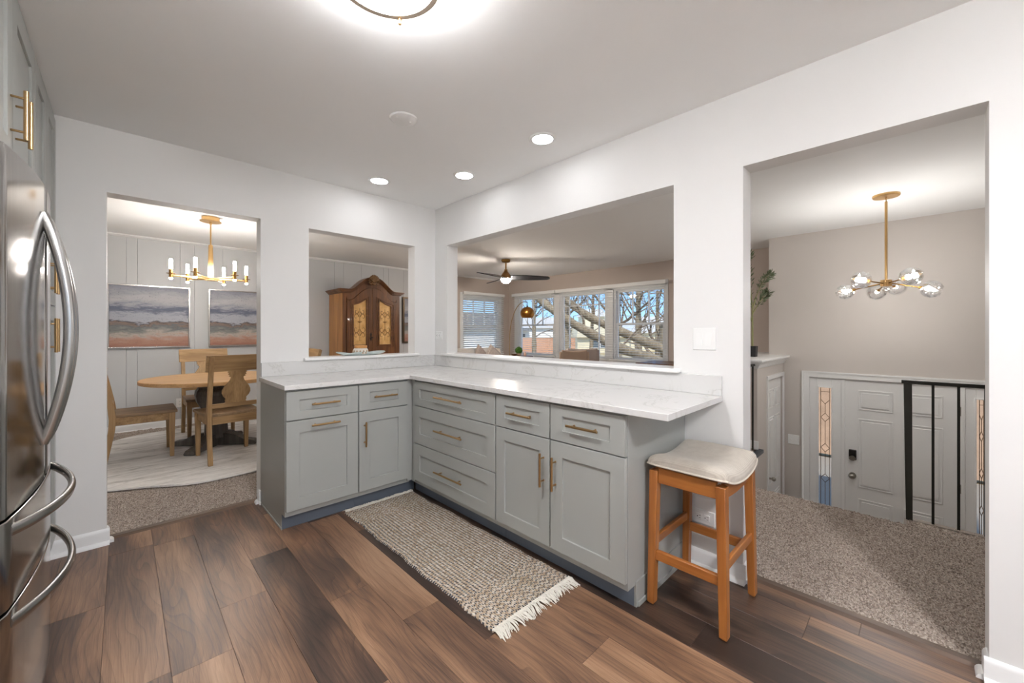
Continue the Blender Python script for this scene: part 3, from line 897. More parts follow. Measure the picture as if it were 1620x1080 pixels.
def seat_pt(u, v, top):
    x, y = (u * 2 - 1) * ax, (v * 2 - 1) * ay
    e = max(abs(x) / ax, abs(y) / ay)
    crown = (1 - min(1, max(0, (e - 0.55) / 0.45)) ** 2.5)
    kk = 1 - 0.055 * (abs(x) / ax) ** 5 * (abs(y) / ay) ** 5
    lobe = 0.012 * math.cos(PI * y / ay * 0.5) * (abs(x) / ax) ** 1.5
    if top:
        return (x * kk * (0.96 + 0.05 * crown), y * kk * (0.96 + 0.06 * crown), 0.622 + saddle(x) + 0.012 + 0.030 * crown + lobe * crown)
    return (x * kk * 0.985, y * kk * 0.985, 0.603 + saddle(x))
nx, ny = 22, 16
Tn = [[b.bm.verts.new(seat_pt(i / nx, j / ny, True)) for i in range(nx + 1)] for j in range(ny + 1)]
Bn = [[b.bm.verts.new(seat_pt(i / nx, j / ny, False)) for i in range(nx + 1)] for j in range(ny + 1)]
for j in range(ny):
    for i in range(nx):
        b.bm.faces.new([Tn[j][i], Tn[j][i + 1], Tn[j + 1][i + 1], Tn[j + 1][i]])
        b.bm.faces.new([Bn[j][i], Bn[j + 1][i], Bn[j + 1][i + 1], Bn[j][i + 1]])
per = [(0, i) for i in range(nx)] + [(j, nx) for j in range(ny)] + [(ny, i) for i in range(nx, 0, -1)] + [(j, 0) for j in range(ny, 0, -1)]
for (j0, i0), (j1, i1) in zip(per, per[1:] + per[:1]):
    b.bm.faces.new([Bn[j0][i0], Bn[j1][i1], Tn[j1][i1], Tn[j0][i0]])
seat = b.build('seat', M_LINEN, stool, smooth=60, subsurf=1)
pp = [(seat_pt(i / nx, j / ny, False)) for j, i in per]
b = MB(); b.tube([(x * 0.988, y * 0.988, z + 0.003) for x, y, z in pp] + [(pp[0][0] * 0.988, pp[0][1] * 0.988, pp[0][2] + 0.003)], 0.0042, 8)
b.build('piping', plain('cream_piping', 'd9d0c2', 0.9), seat, smooth=60)

# ------------------------------------------------------------------ runner rug
def mat_runner():
    g = G('woven_runner')
    uv = g.n('UVMap').outputs[0]
    sp = g.n('SeparateXYZ', {0: uv})
    x, y = sp.outputs[0], sp.outputs[1]
    wob = g.noise(g.mapping(uv, (30, 30, 1)), 1.0, 2.0)
    xx = g.math('MULTIPLY_ADD', wob, 0.004, x)
    yy = g.math('MULTIPLY_ADD', wob, 0.004, y)
    tri = g.math('ABSOLUTE', g.math('SUBTRACT', g.math('FRACT', g.math('DIVIDE', xx, 0.040)), 0.5))
    chev = g.math('FRACT', g.math('DIVIDE', g.math('MULTIPLY_ADD', tri, 0.034, yy), 0.026))
    a = g.math('LESS_THAN', chev, 0.42)
    rows = g.math('LESS_THAN', g.math('FRACT', g.math('DIVIDE', xx, 0.0100)), 0.55)
    navy_end = g.math('MULTIPLY', a, rows)
    band = g.math('LESS_THAN', g.math('FRACT', g.math('DIVIDE', xx, 0.020)), 0.46)
    dash = g.math('LESS_THAN', g.math('FRACT', g.math('DIVIDE', g.math('MULTIPLY_ADD', xx, 0.6, yy), 0.0150)), 0.62)
    navy_mid = g.math('MULTIPLY', band, dash)
    isend = g.math('GREATER_THAN', g.math('ABSOLUTE', g.math('SUBTRACT', yy, 0.76)), 0.52)
    navy = g.n('Mix', {0: isend, 2: navy_mid, 3: navy_end}).outputs[0]
    patchy = g.noise(g.mapping(uv, (9, 3, 1)), 1.0, 3.0)
    navy = g.math('MULTIPLY', navy, g.math('MULTIPLY_ADD', patchy, 0.4, 0.72))
    st = g.n('TexVoronoi', {'Vector': g.mapping(uv, (130, 85, 1)), 'Scale': 1.0}).outputs['Color']
    yarn = g.ramp(g.n('SeparateColor', {0: st}).outputs[0], [(0.1, 'b39d86'), (0.4, 'c8b49f'), (0.7, 'd4c8ba'), (1.0, 'e2dad0')])
    big = g.noise(g.mapping(uv, (5, 1.2, 1)), 1.0, 2.0)
    yarn = g.mix(big, yarn, g.mix(1.0, yarn, (0.80, 0.80, 0.76), 'MULTIPLY'))
    c = g.mix(navy, yarn, '363f4c')
    g.set(Base_Color=c, Roughness=0.95)
    g.put(g.b.inputs['Specular IOR Level'], 0.1)
    wv = g.noise(g.mapping(uv, (160, 100, 1)), 1.0, 2.0)
    g.bump(g.math('MULTIPLY_ADD', navy, -0.5, wv), 0.9, 0.006)
    return g.m
M_RUN = mat_runner()
RX0, RX1, RY0, RY1 = -1.105, -0.588, -2.105, -0.585
rug = thing('runner_rug', ((RX0 + RX1) / 2, (RY0 + RY1) / 2, 0), 'beige and navy woven runner rug with white fringe on the plank floor', 'rug')
nx, ny = 90, 260
X, Y = np.meshgrid(np.linspace(0, 1, nx + 1), np.linspace(0, 1, ny + 1))
W_, L_ = RX1 - RX0, RY1 - RY0
skew = np.interp(Y, [0, 0.5, 1], [0.004, 0.0, -0.006])
ed = 0.004 * np.sin(Y * 21) + 0.003 * np.sin(Y * 57 + 1) + 0.0018 * np.sign(np.sin(Y * 420))
px = (X - 0.5) * W_ + skew + ed * (2 * np.abs(X - 0.5)) ** 4 * np.sign(X - 0.5)
py = (Y - 0.5) * L_ + 0.004 * np.sin(X * 9)
pz = 0.009 + 0.0012 * np.sin(X * W_ / 0.0065 * PI) * np.sin(Y * L_ / 0.0105 * PI) + 0.0015 * np.sin(Y * 17 + X * 3)
pz = np.where((X == 0) | (X == 1) | (Y == 0) | (Y == 1), 0.0015, pz)
ro = mesh_np('weave', np.stack([px.ravel(), py.ravel(), pz.ravel()], 1), np_grid(nx, ny), M_RUN, rug)
uvl = ro.data.uv_layers.new(name='UVMap')
li = np.empty(len(ro.data.loops), dtype=np.int32); ro.data.loops.foreach_get('vertex_index', li)
UVs = np.stack([(X * W_).ravel(), (Y * L_).ravel()], 1)[li]
uvl.data.foreach_set('uv', UVs.astype(np.float32).ravel())
M_FRINGE = plain('white_cotton', 'e2ddd2', 0.95, var=0.05, scale=60)
for end, n_, ln in ((-1, 170, 0.074), (1, 150, 0.046)):
    b = MB()
    for i in range(n_):
        x = -W_ / 2 + W_ * (i + random.uniform(0.1, 0.9)) / n_
        y0 = end * (L_ / 2 - 0.006)
        l = ln * random.uniform(0.6, 1.05)
        clump = 0.022 * math.sin(x * 38) * (1 if end < 0 else 0.6)
        dx = clump + random.uniform(-0.014, 0.014)
        gap = 0.75 if abs(x + 0.09 - (0.20 if end < 0 else -0.1)) < 0.012 else 1
        b.tube([(x, y0, 0.009), (x + dx * 0.3, y0 + end * l * 0.4, 0.012 + random.uniform(0, 0.006)), (x + dx * 0.8, y0 + end * l * 0.8 * gap, 0.006 + random.uniform(0, 0.006)),
                (x + dx, y0 + end * l * gap, 0.003)], [0.0022, 0.0024, 0.002, 0.0014], 5)
    for i in range(46):
        x = -W_ / 2 + W_ * (i + 0.5) / 46
        b.sphere((x, end * (L_ / 2 - 0.004), 0.0105), 0.0055, 6, 4)
    b.build('fringe', M_FRINGE, rug)
b = MB()
for i in range(23):
    b.sphere((-W_ / 2 + W_ * (i + 0.5) / 23, -(L_ / 2 - 0.010), 0.0125), 0.0036, 6, 4)
b.build('knot_row', plain('navy_yarn', '2b3038', 0.95), rug)

# ------------------------------------------------------------------ wall plates
def plate(name, label, cat, x, y, z, w, h, kind, facing):
    """cover plate; facing is the outward direction on axis: '-X' or '-Y'"""
    t = thing(name, (x, y, z), label, cat, rz={'-Y': 0.0, '-X': -PI / 2}[facing])
    b = MB()
    b.frustum((0, 0, 0), (w / 2, h / 2), (0, 0, 0.006), (w / 2 - 0.003, h / 2 - 0.003), M=Matrix.Rotation(PI / 2, 4, 'X'))
    b.build('cover_plate', M_PLATE, t, bevel=0.001)
    R = Matrix.Rotation(PI / 2, 4, 'X')
    if kind == 'rocker':
        for cx in (-0.023, 0.023):
            MB().prism([(-0.0055, -0.033), (-0.011, -0.033), (-0.0065, 0.033), (-0.0055, 0.033)], 'X', cx - 0.016, cx + 0.016).build('rocker_switch', M_PLATE, t)
    if kind == 'toggle':
        for cx in (-0.023, 0.023):
            MB().box(cx - 0.005, cx + 0.005, -0.016, -0.005, -0.010, 0.006).build('toggle_switch', M_PLATE, t)
    if kind in ('duplex', 'duplex_h'):
        Rz = Matrix.Rotation(PI / 2, 4, 'Y') if kind == 'duplex_h' else Matrix()
        for c in (-0.0195, 0.0195):
            s_ = MB(); s_.box(-0.0165, 0.0165, -0.0085, -0.005, c - 0.0145, c + 0.0145, M=Rz)
            so = s_.build('socket', M_PLATE, t, bevel=0.002)
            q = MB()
            q.box(-0.0075, -0.0055, -0.0088, -0.008, c - 0.001, c + 0.008, M=Rz); q.box(0.0055, 0.0075, -0.0088, -0.008, c - 0.001, c + 0.007, M=Rz)
            q.cyl(Rz @ Vector((0, -0.0088, c - 0.008)), Rz @ Vector((0, -0.008, c - 0.008)), 0.003, n=10)
            q.build('slot', M_DARK, so)
    return t
plate('light_switch', 'white double rocker switch on the wall right of the wide pass-through', 'switch', -0.0005, -2.540, 1.205, 0.118, 0.118, 'rocker', '-X')
plate('wall_outlet', 'small white wall plate in the kitchen corner above the countertop', 'outlet', -0.0005, -0.071, 1.207, 0.112, 0.076, 'duplex_h', '-X')
plate('wall_outlet', 'white horizontal outlet low on the wall behind the bar stool', 'outlet', -0.0005, -2.535, 0.264, 0.118, 0.076, 'duplex_h', '-X')
plate('wall_outlet', 'white outlet on the grey dining wall behind the table', 'outlet', -1.662, YD - 0.0005, 0.305, 0.078, 0.118, 'duplex', '-Y')
plate('light_switch', 'white double toggle switch beside the front door casing', 'switch', XF - 0.0005, -2.243, -0.092, 0.116, 0.118, 'toggle', '-X')

# ------------------------------------------------------------------ kitchen ceiling fixtures
M_CAN = glow('led_lens', 'fbfcff', E_CAN)
def downlight(x, y, label, group):
    t = thing('recessed_light', (x, y, H), label, 'ceiling light', group)
    MB().lathe([(0.062, -0.0035), (0.064, -0.006), (0.078, -0.006), (0.086, -0.0005), (0.062, -0.0005)], n=36).build('trim_ring', M_PLATE, t)
    MB().lathe([(0.0, -0.0045), (0.063, -0.0045), (0.063, -0.002), (0.0, -0.002)], n=32).build('lens', M_CAN, t, smooth=0)
downlight(-0.743, -0.340, 'lit recessed ceiling light nearest the doorway wall', 'recessed kitchen lights')
downlight(-0.330, -0.900, 'middle one of the three lit recessed ceiling lights', 'recessed kitchen lights')
downlight(-0.334, -1.699, 'lit recessed ceiling light nearest the hall opening', 'recessed kitchen lights')
for x, y in ((-1.0, -3.75), (-1.0, -5.0), (-2.3, -4.9)):  # cans added out of view as extra light for the kitchen
    downlight(x, y, 'added recessed fill light behind the viewer', 'added fill lights behind the viewer')
sp = thing('ceiling_cover', (-1.067, -1.306, H), 'round white blank cover plate on the kitchen ceiling', 'cover plate')
MB().lathe([(0.0, -0.006), (0.066, -0.006), (0.074, -0.004), (0.078, -0.0005), (0.0, -0.0005)], n=36).build('disc', M_CEIL, sp)
for sx in (-1, 1):
    MB().cyl((sx * 0.042, 0, -0.0075), (sx * 0.042, 0, -0.005), 0.004, n=10).build('screw', M_TRIM, sp)
def flush_light(x, y, label, bowl):
    fl = thing('flush_ceiling_light', (x, y, H), label, 'ceiling light')
    MB().lathe([(0.0, -0.002), (0.13, -0.002), (0.13, -0.03), (0.0, -0.03)], n=40).build('pan', M_PLATE, fl)
    MB().lathe([(0.158, -0.030), (0.160, -0.06), (0.150, -0.085), (0.12, -0.100), (0.07, -0.110), (0.0, -0.114)], n=48).build('glass_bowl', bowl, fl, smooth=60)
    MB().lathe([(0.161, -0.062), (0.172, -0.062), (0.178, -0.078), (0.172, -0.094), (0.153, -0.096), (0.161, -0.080), (0.161, -0.062)], n=56).build('ring', plain('champagne_metal', 'dccfbc', 0.4, 0.35), fl, smooth=50)
    for k in range(3):
        a = math.radians(46 + 120 * k)
        q = MB(); q.cyl((0.166 * math.cos(a), 0.166 * math.sin(a), -0.09), (0.166 * math.cos(a), 0.166 * math.sin(a), -0.112), 0.0055, n=12)
        q.sphere((0.166 * math.cos(a), 0.166 * math.sin(a), -0.113), 0.006, 10, 6)
        q.build('clip', M_BRASS, fl)
flush_light(-1.615, -2.175, 'round flush ceiling light with white glass and a thin brass ring', glow('opal_glass', 'fcfcff', E_FLUSH))
flush_light(-1.6, -4.35, 'added round fill light on the ceiling behind the viewer', glow('opal_glass_fill', 'fcfcff', 155.0))  # unseen lamp added to lift the cabinets and ceiling

# ------------------------------------------------------------------ things on the small sill
M_CER = plain('pale_blue_ceramic', 'c3cdca', 0.15, var=0.18, scale=30)
tray = thing('ceramic_tray', (-0.72, 0.055, 1.0405), 'pale blue wavy ceramic tray on the small pass-through sill', 'tray')
b = MB()
def tr(u, v):
    a = 2 * PI * u
    wv = 1 + 0.10 * math.sin(3 * a + 1) + 0.06 * math.sin(5 * a)
    return (0.205 * v * math.cos(a) * wv, 0.062 * v * math.sin(a) * wv, 0.003 + 0.020 * max(0, v - 0.55) ** 1.5 * (1 + 0.5 * math.sin(3 * a)) / 0.30)
b.grid(48, 8, lambda u, v: tr(u, 0.05 + 0.95 * v))
o = b.build('dish', M_CER, tray, smooth=60)
sol = o.modifiers.new('solid', 'SOLIDIFY'); sol.thickness = 0.004; sol.offset = 1
jar = thing('lidded_jar', (-0.722, 0.055, 1.0490), 'small ribbed ceramic jar with a wooden lid on the blue tray', 'jar')
b = MB(); b.lathe([(0.0, 0.0), (0.050, 0.0), (0.060, 0.008), (0.063, 0.022), (0.061, 0.036), (0.054, 0.050), (0.048, 0.052), (0.0, 0.052)], n=32)
b.build('pot', plain('white_glaze', 'e6e0d6', 0.35), jar)
b = MB()
for k in range(14):
    a = 2 * PI * k / 14
    for z in (0.014, 0.027):
        b.sphere((0.0615 * math.cos(a + z * 8), 0.0615 * math.sin(a + z * 8), z), 0.0075, 8, 6)
b.build('bead_relief', plain('tan_glaze', 'b49a7c', 0.5), jar)
MB().lathe([(0.0, 0.0525), (0.052, 0.0525), (0.053, 0.056), (0.053, 0.072), (0.051, 0.075), (0.0, 0.075)], n=32).build('lid', wood('jar_lid_wood', 'b97a3f', 'cf9558', 'e0ad73', 'X'), jar, bevel=0.001)

# ------------------------------------------------------------------ dining room
M_OAK = wood('weathered_oak', '7d5f40', 'a38258', 'bd9c70', 'Z', 1.0, 0.5)
M_OAKX = wood('weathered_oak_x', '7d5f40', 'a38258', 'bd9c70', 'X', 1.0, 0.5)
M_OAKY = wood('weathered_oak_y', '74604a', '94795a', 'ad9370', 'Y', 1.0, 0.5)
M_TOP = wood('light_oak_top', 'b98f60', 'd0a674', 'deb98a', 'X', 1.0, 0.4)
M_PED = wood('grey_stained_oak', '3f3a36', '57514b', '6d665e', 'Z', 1.0, 0.5)
TX, TY, RZ_ = -1.48, 1.96, 0.034

def mat_round_rug():
    g = G('mottled_rug')
    v = g.coord()
    s_ = g.noise(g.mapping(v, (1.4, 6, 1)), 1.6, 6.0, 0.65, 0.8)
    f = g.noise(g.mapping(v, (20, 60, 1)), 1.0, 3.0)
    q = g.math('MULTIPLY_ADD', f, 0.18, g.math('MULTIPLY', s_, 0.85))
    g.set(Base_Color=g.ramp(q, [(0.34, '9a9691'), (0.45, 'd0ccc7'), (0.60, 'e8e5e1'), (0.85, 'eeece8')]), Roughness=0.9)
    g.bump(f, 0.2, 0.003)
    return g.m
b = MB(); n = 120
ring0, ring1, ring2 = [], [], []
pts = []
for k in range(n):
    a = 2 * PI * k / n
    r = 1.235 + 0.022 * math.sin(7 * a + 0.6) + 0.012 * math.sin(13 * a)
    pts.append((r * math.cos(a), r * math.sin(a), 0.004 * math.sin(9 * a)))
lo = [b.bm.verts.new((x, y, 0.006)) for x, y, z in pts]
hi = [b.bm.verts.new((x * 0.997, y * 0.997, 0.017 + z)) for x, y, z in pts]
mid = [b.bm.verts.new((x * 0.9, y * 0.9, 0.018)) for x, y, z in pts]
for k in range(n):
    j = (k + 1) % n
    b.bm.faces.new([lo[k], lo[j], hi[j], hi[k]]); b.bm.faces.new([hi[k], hi[j], mid[j], mid[k]])
b.bm.faces.new(mid); b.bm.faces.new(lo[::-1])
o = b.build('round_rug', mat_round_rug(), smooth=60)
o.location = (TX - 0.03, TY, 0.014)
tag(o, 'pale grey mottled round rug under the dining table', 'rug')

tb = thing('dining_table', (TX, TY, RZ_), 'round dining table with light oak top on a dark octagonal pedestal', 'table')
MB().lathe([(0.0, 0.687), (0.60, 0.687), (0.617, 0.692), (0.62, 0.70), (0.62, 0.722), (0.615, 0.727), (0.0, 0.727)], n=96).build('tabletop', M_TOP, tb, smooth=30)
b = MB(); R8 = Matrix.Rotation(PI / 8, 4, 'Z')
b.lathe([(0.0, 0.686), (0.19, 0.686), (0.19, 0.66), (0.17, 0.655), (0.18, 0.635), (0.165, 0.615), (0.185, 0.585), (0.195, 0.54), (0.18, 0.47), (0.14, 0.40), (0.105, 0.345),
         (0.10, 0.30), (0.11, 0.12), (0.115, 0.085), (0.0, 0.085)], n=8, M=R8)
b.build('pedestal', M_PED, tb, smooth=0)
for k in range(4):
    q = MB()
    q.prism([(0.02, 0.0), (0.42, 0.0), (0.43, 0.018), (0.40, 0.045), (0.30, 0.060), (0.22, 0.105), (0.12, 0.125), (0.02, 0.13)], 'Y', -0.05, 0.05, M=Matrix.Rotation(PI / 4 + k * PI / 2 + 0.12, 4, 'Z'))
    q.build('foot', M_PED, tb, bevel=0.008, seg=3)

def dining_chair(loc, rz, label):
    t = thing('dining_chair', loc, label, 'chair', 'chairs around the round dining table', rz)
    for sx in (-1, 1):
        MB().frustum((sx * 0.203, 0.195, 0), (0.016, 0.016), (sx * 0.203, 0.195, 0.425), (0.024, 0.024)).build('leg', M_OAK, t, bevel=0.003)
        path = [(-0.268, 0.0), (-0.245, 0.15), (-0.222, 0.30), (-0.215, 0.42), (-0.226, 0.52), (-0.252, 0.68), (-0.285, 0.85), (-0.318, 0.985)]
        wv = [0.016, 0.019, 0.022, 0.024, 0.022, 0.019, 0.017, 0.014]
        poly = [(y - w_, z) for (y, z), w_ in zip(path, wv)] + [(y + w_, z) for (y, z), w_ in reversed(list(zip(path, wv)))]
        MB().prism(poly, 'X', sx * 0.203 - 0.018, sx * 0.203 + 0.018).build('leg', M_OAK, t, bevel=0.003, smooth=40)
    b = MB(); b.prism([(-0.215, -0.205), (0.215, -0.205), (0.238, 0.228), (0.225, 0.235), (-0.225, 0.235), (-0.238, 0.228)], 'Z', 0.425, 0.452)
    b.build('seat', M_OAKY, t, bevel=0.006, seg=3)
    b = MB(); b.box(-0.18, 0.18, 0.185, 0.205, 0.355, 0.426); b.box(-0.18, 0.18, -0.225, -0.205, 0.355, 0.426)
    b.box(-0.213, -0.193, -0.205, 0.18, 0.355, 0.426); b.box(0.193, 0.213, -0.205, 0.18, 0.355, 0.426)
    b.build('apron', M_OAKX, t, bevel=0.002)
    # curved top rail
    n = 14; L_ = []
    def arc(x, d):
        return -0.318 + 0.02 * (x / 0.24) ** 2 + d
    xs = [-0.24 + 0.48 * i / n for i in range(n + 1)]
    poly = [(x, arc(x, 0.026)) for x in xs] + [(x, arc(x, 0.0)) for x in reversed(xs)]
    Msh = Matrix(((1, 0, 0, 0), (0, 1, -0.24, 0.24 * 0.92), (0, 0, 1, 0), (0, 0, 0, 1)))
    MB().prism(poly, 'Z', 0.845, 0.995, M=Msh).build('top_rail', M_OAKX, t, bevel=0.004, smooth=40)
    MB().box(-0.19, 0.19, -0.235, -0.213, 0.505, 0.545).build('lower_rail', M_OAKX, t, bevel=0.003)
    half = [(0.086, 0.540), (0.086, 0.552), (0.078, 0.556), (0.088, 0.572), (0.082, 0.580), (0.084, 0.590), (0.102, 0.610), (0.114, 0.640), (0.112, 0.670), (0.098, 0.700),
            (0.076, 0.730), (0.057, 0.758), (0.049, 0.782), (0.052, 0.790), (0.066, 0.794), (0.058, 0.806), (0.074, 0.812), (0.064, 0.826), (0.078, 0.834), (0.066, 0.848), (0.070, 0.862)]
    poly = half + [(-x, z) for x, z in reversed(half)]
    Msp = Matrix(((1, 0, 0, 0), (0, 1, -0.21, 0.21 * 0.54), (0, 0, 1, 0), (0, 0, 0, 1)))
    MB().prism(poly, 'Y', -0.233, -0.215, M=Msp).build('splat', M_OAK, t, bevel=0.002)
    return t
dining_chair((-1.455, 1.415, RZ_), math.radians(5), 'weathered oak dining chair with its vase-splat back turned to the kitchen doorway')
dining_chair((-2.05, 1.965, RZ_), math.radians(-90), 'weathered oak dining chair seen side-on, half hidden by the doorway edge')
dining_chair((-1.47, 2.58, RZ_), math.radians(182), 'weathered oak dining chair on the painting side of the round table')
dining_chair((-0.79, 1.98, RZ_), math.radians(90), 'weathered oak dining chair hidden mostly behind the pier between doorway and pass-through')

def mat_painting():
    g = G('abstract_landscape')
    v = g.coord()
    sp = g.n('SeparateXYZ', {0: v})
    strk = g.noise(g.mapping(v, (2.6, 1, 10)), 1.6, 9.0, 0.72, 0.5)
    soft = g.noise(g.mapping(v, (1.5, 1, 4)), 1.5, 4.0, 0.5, 0.4)
    h = g.math('MULTIPLY_ADD', sp.outputs[2], 1.24, 0.5)
    f = g.math('ADD', h, g.math('MULTIPLY_ADD', strk, 0.42, -0.21))
    f = g.math('ADD', f, g.math('MULTIPLY_ADD', soft, 0.16, -0.08))
    c = g.ramp(f, [(0.04, 'a27362'), (0.14, 'b08a78'), (0.22, 'b3a79f'), (0.28, '848681'), (0.34, '66696c'), (0.385, '8a7468'), (0.41, '4a474b'),
                   (0.45, 'abadb6'), (0.53, 'a3a6b1'), (0.58, '6d7382'), (0.635, '60667a'), (0.68, '9b9da6'), (0.78, 'b4b3b6'), (0.95, '8f919b')])
    spk = g.noise(v, 60, 3.0)
    c = g.mix(g.math('MULTIPLY', g.math('GREATER_THAN', spk, 0.63), 0.35), c, '565454')
    g.set(Base_Color=c, Roughness=0.6)
    g.bump(strk, 0.3, 0.004)
    return g.m
M_ART = mat_painting()
def painting(x0, x1, z0, z1, label, rim=0.014, fm=None):
    t = thing('framed_painting', ((x0 + x1) / 2, YD, (z0 + z1) / 2), label, 'painting', 'framed landscapes on the far wall')
    w, h = (x1 - x0) / 2, (z1 - z0) / 2
    MB().ring([(-w, -h), (w, -h), (w, h), (-w, h)], [(-w + rim, -h + rim), (w - rim, -h + rim), (w - rim, h - rim), (-w + rim, h - rim)], 'Y', -0.042, -0.002).build('frame', fm or M_CHROME, t, bevel=0.001)
    MB().box(-w + rim + .003, w - rim - .003, -0.034, -0.004, -h + rim + .003, h - rim - .003).build('canvas', M_ART, t)
painting(-2.335, -1.558, 1.040, 1.826, 'square seascape painting in a thin metal frame, left one of the two beyond the doorway')
painting(-1.360, -0.583, 1.040, 1.826, 'matching seascape painting cut off by the doorway edge, behind the chandelier candles')
painting(1.575, 2.35, 1.03, 1.90, 'seascape painting partly hidden behind the carved armoire', 0.03, plain('dark_bronze_frame', '5a4a38', 0.35, 0.6))

# chandelier with six candle tubes
ch = thing('candle_chandelier', (-1.54, 1.86, H), 'gold six-arm candle chandelier over the round dining table', 'chandelier')
MB().lathe([(0.0, -0.001), (0.076, -0.001), (0.076, -0.040), (0.094, -0.042), (0.092, -0.048), (0.0, -0.050)], n=40).build('canopy', M_GOLD, ch, smooth=35)
b = MB(); b.cyl((0, 0, -0.05), (0, 0, -0.305), 0.0065, n=12); b.lathe([(0.012, -0.05), (0.010, -0.075), (0.006, -0.08)], n=16); b.build('rod', M_GOLD, ch)
b = MB(); b.lathe([(0.0, -0.290), (0.017, -0.290), (0.019, -0.30), (0.026, -0.640), (0.034, -0.645), (0.052, -0.652), (0.052, -0.662), (0.0, -0.666)], n=28); b.build('stem', M_GOLD, ch, smooth=35)
M_CANDLE = glow('candle_glass', 'fffaf4', E_CANDLE)
for k in range(6):
    a = math.radians(60 * k + 1)
    R_ = 0.318
    cx, cy = R_ * math.cos(a), R_ * math.sin(a)
    b = MB(); b.tube([(0.03 * math.cos(a), 0.03 * math.sin(a), -0.645), (cx * 0.95, cy * 0.95, -0.637)], 0.009, 8, flat=0.5)
    arm = b.build('arm', M_GOLD, ch)
    b = MB(); b.lathe([(0.0, -0.662), (0.0155, -0.662), (0.0155, -0.575), (0.0, -0.575)], (cx, cy, 0), 20); b.lathe([(0.0, -0.620), (0.036, -0.620), (0.036, -0.617), (0.0, -0.617)], (cx, cy, 0), 28)
    b.build('cup', M_BRASSD, arm, smooth=35)
    MB().lathe([(0.0, -0.576), (0.0125, -0.576), (0.0135, -0.570), (0.0135, -0.482), (0.011, -0.476), (0.0, -0.476)], (cx, cy, 0), 18).build('candle_tube', M_CANDLE, arm, smooth=40)
    MB().lathe([(0.0, -0.678), (0.011, -0.676), (0.0135, -0.669), (0.0135, -0.662), (0.0, -0.662)], (cx, cy, 0), 18).build('bottom_lens', M_CANDLE, arm, smooth=40)

# carved armoire
M_WAL = wood('dark_walnut', '40250f', '6b411f', '8f5e33', 'Z', 1.0, 0.38, 1.0, 0.15)
M_WALS = wood('armoire_side', '8a5a26', 'ab7436', 'c08d50', 'Z', 0.8, 0.4, 1.0, 0.15)
M_WALX = wood('dark_walnut_x', '42270f', '6a4120', '8c5c32', 'X', 1.0, 0.38, 1.0, 0.15)
def mat_inlay():
    g = G('painted_scroll_panel')
    v = g.coord()
    w1 = g.noise(v, 60, 3.0)
    nz = g.noise(v, 14, 5.0)
    base = g.ramp(nz, [(0.3, 'd6a560'), (0.6, 'e8bd7c'), (0.8, 'f0cd94')])
    g.set(Base_Color=base, Roughness=0.5)
    g.bump(w1, 0.15, 0.004)
    return g.m
M_INLAY = mat_inlay()
AX0, AX1, AYF, AYB = 0.228, 1.196, 2.90, 3.455
AXC, AW = (AX0 + AX1) / 2, (AX1 - AX0) / 2
def bonnet(x, base=1.852, rise=0.215):
    """top outline: flat shoulders, an ogee up to a central arch"""
    t = min(1, abs(x - AXC) / AW)
    if t > 0.80:
        return base
    s_ = t / 0.80
    return base + rise * (0.5 + 0.5 * math.cos(PI * s_ ** 1.25))
ar = thing('armoire', (AXC, (AYF + AYB) / 2, 0), 'dark carved wooden armoire with arched bonnet and pale painted door panels', 'armoire')
xs = [AX0 + (AX1 - AX0) * i / 40 for i in range(41)]
b = MB(); b.box(AX0 + 0.02, AX1 - 0.02, AYF + 0.03, AYB, 0.05, 1.84)
b.prism([(AX0 + 0.02, 1.80)] + [(AX1 - 0.02, 1.80)] + [(x, bonnet(x) - 0.02) for x in reversed(xs[1:-1])], 'Y', AYF + 0.035, AYF + 0.20)
b.build('body', M_WAL, ar, world=True)
for x0, x1, nm in ((AX0, AX0 + 0.022, 0), (AX1 - 0.022, AX1, 1)):
    MB().box(x0, x1, AYF + 0.002, AYB, 0.04, 1.845).build('side_panel', M_WALS, ar, world=True, bevel=0.002)
b = MB()
for x0, x1 in ((AX0 + 0.001, AX0 + 0.062), (AX1 - 0.062, AX1 - 0.001)):
    b.box(x0, x1, AYF, AYF + 0.035, 0.04, 1.80)
b.prism([(AX0 + 0.001, 1.79), (AX0 + 0.062, 1.79)] + [(x, bonnet(x) - 0.11) for x in xs[3:-3]] + [(AX1 - 0.062, 1.79), (AX1 - 0.001, 1.79)] + [(x, bonnet(x)) for x in reversed(xs)], 'Y', AYF, AYF + 0.035)
b.build('face_frame', M_WAL, ar, world=True, bevel=0.002)
b = MB()
for ov, z0, z1 in ((0.018, 0.0, 0.016), (0.034, 0.016, 0.030), (0.050, 0.030, 0.044), (0.062, 0.044, 0.058)):
    f = lambda x: bonnet(min(max(x, AX0), AX1))
    xx = [AX0 - ov] + xs + [AX1 + ov]
    b.prism([(x, f(x) + z0) for x in xx] + [(x, f(x) + z1) for x in reversed(xx)], 'Y', AYF - ov, AYF + 0.16)
    b.box(AX0 - ov, AX0 + 0.1, AYF + 0.16, AYB, 1.852 + z0, 1.852 + z1); b.box(AX1 - 0.1, AX1 + ov, AYF + 0.16, AYB, 1.852 + z0, 1.852 + z1)
b.box(AX0, AX1, AYF + 0.16, AYB, 1.84, 1.90)
b.build('cornice', M_WALX, ar, world=True, bevel=0.003)
b = MB()
b.box(AX0 - 0.02, AX1 + 0.02, AYF - 0.02, AYB, 0.0, 0.12)
b.build('plinth', M_WAL, ar, world=True, bevel=0.006)
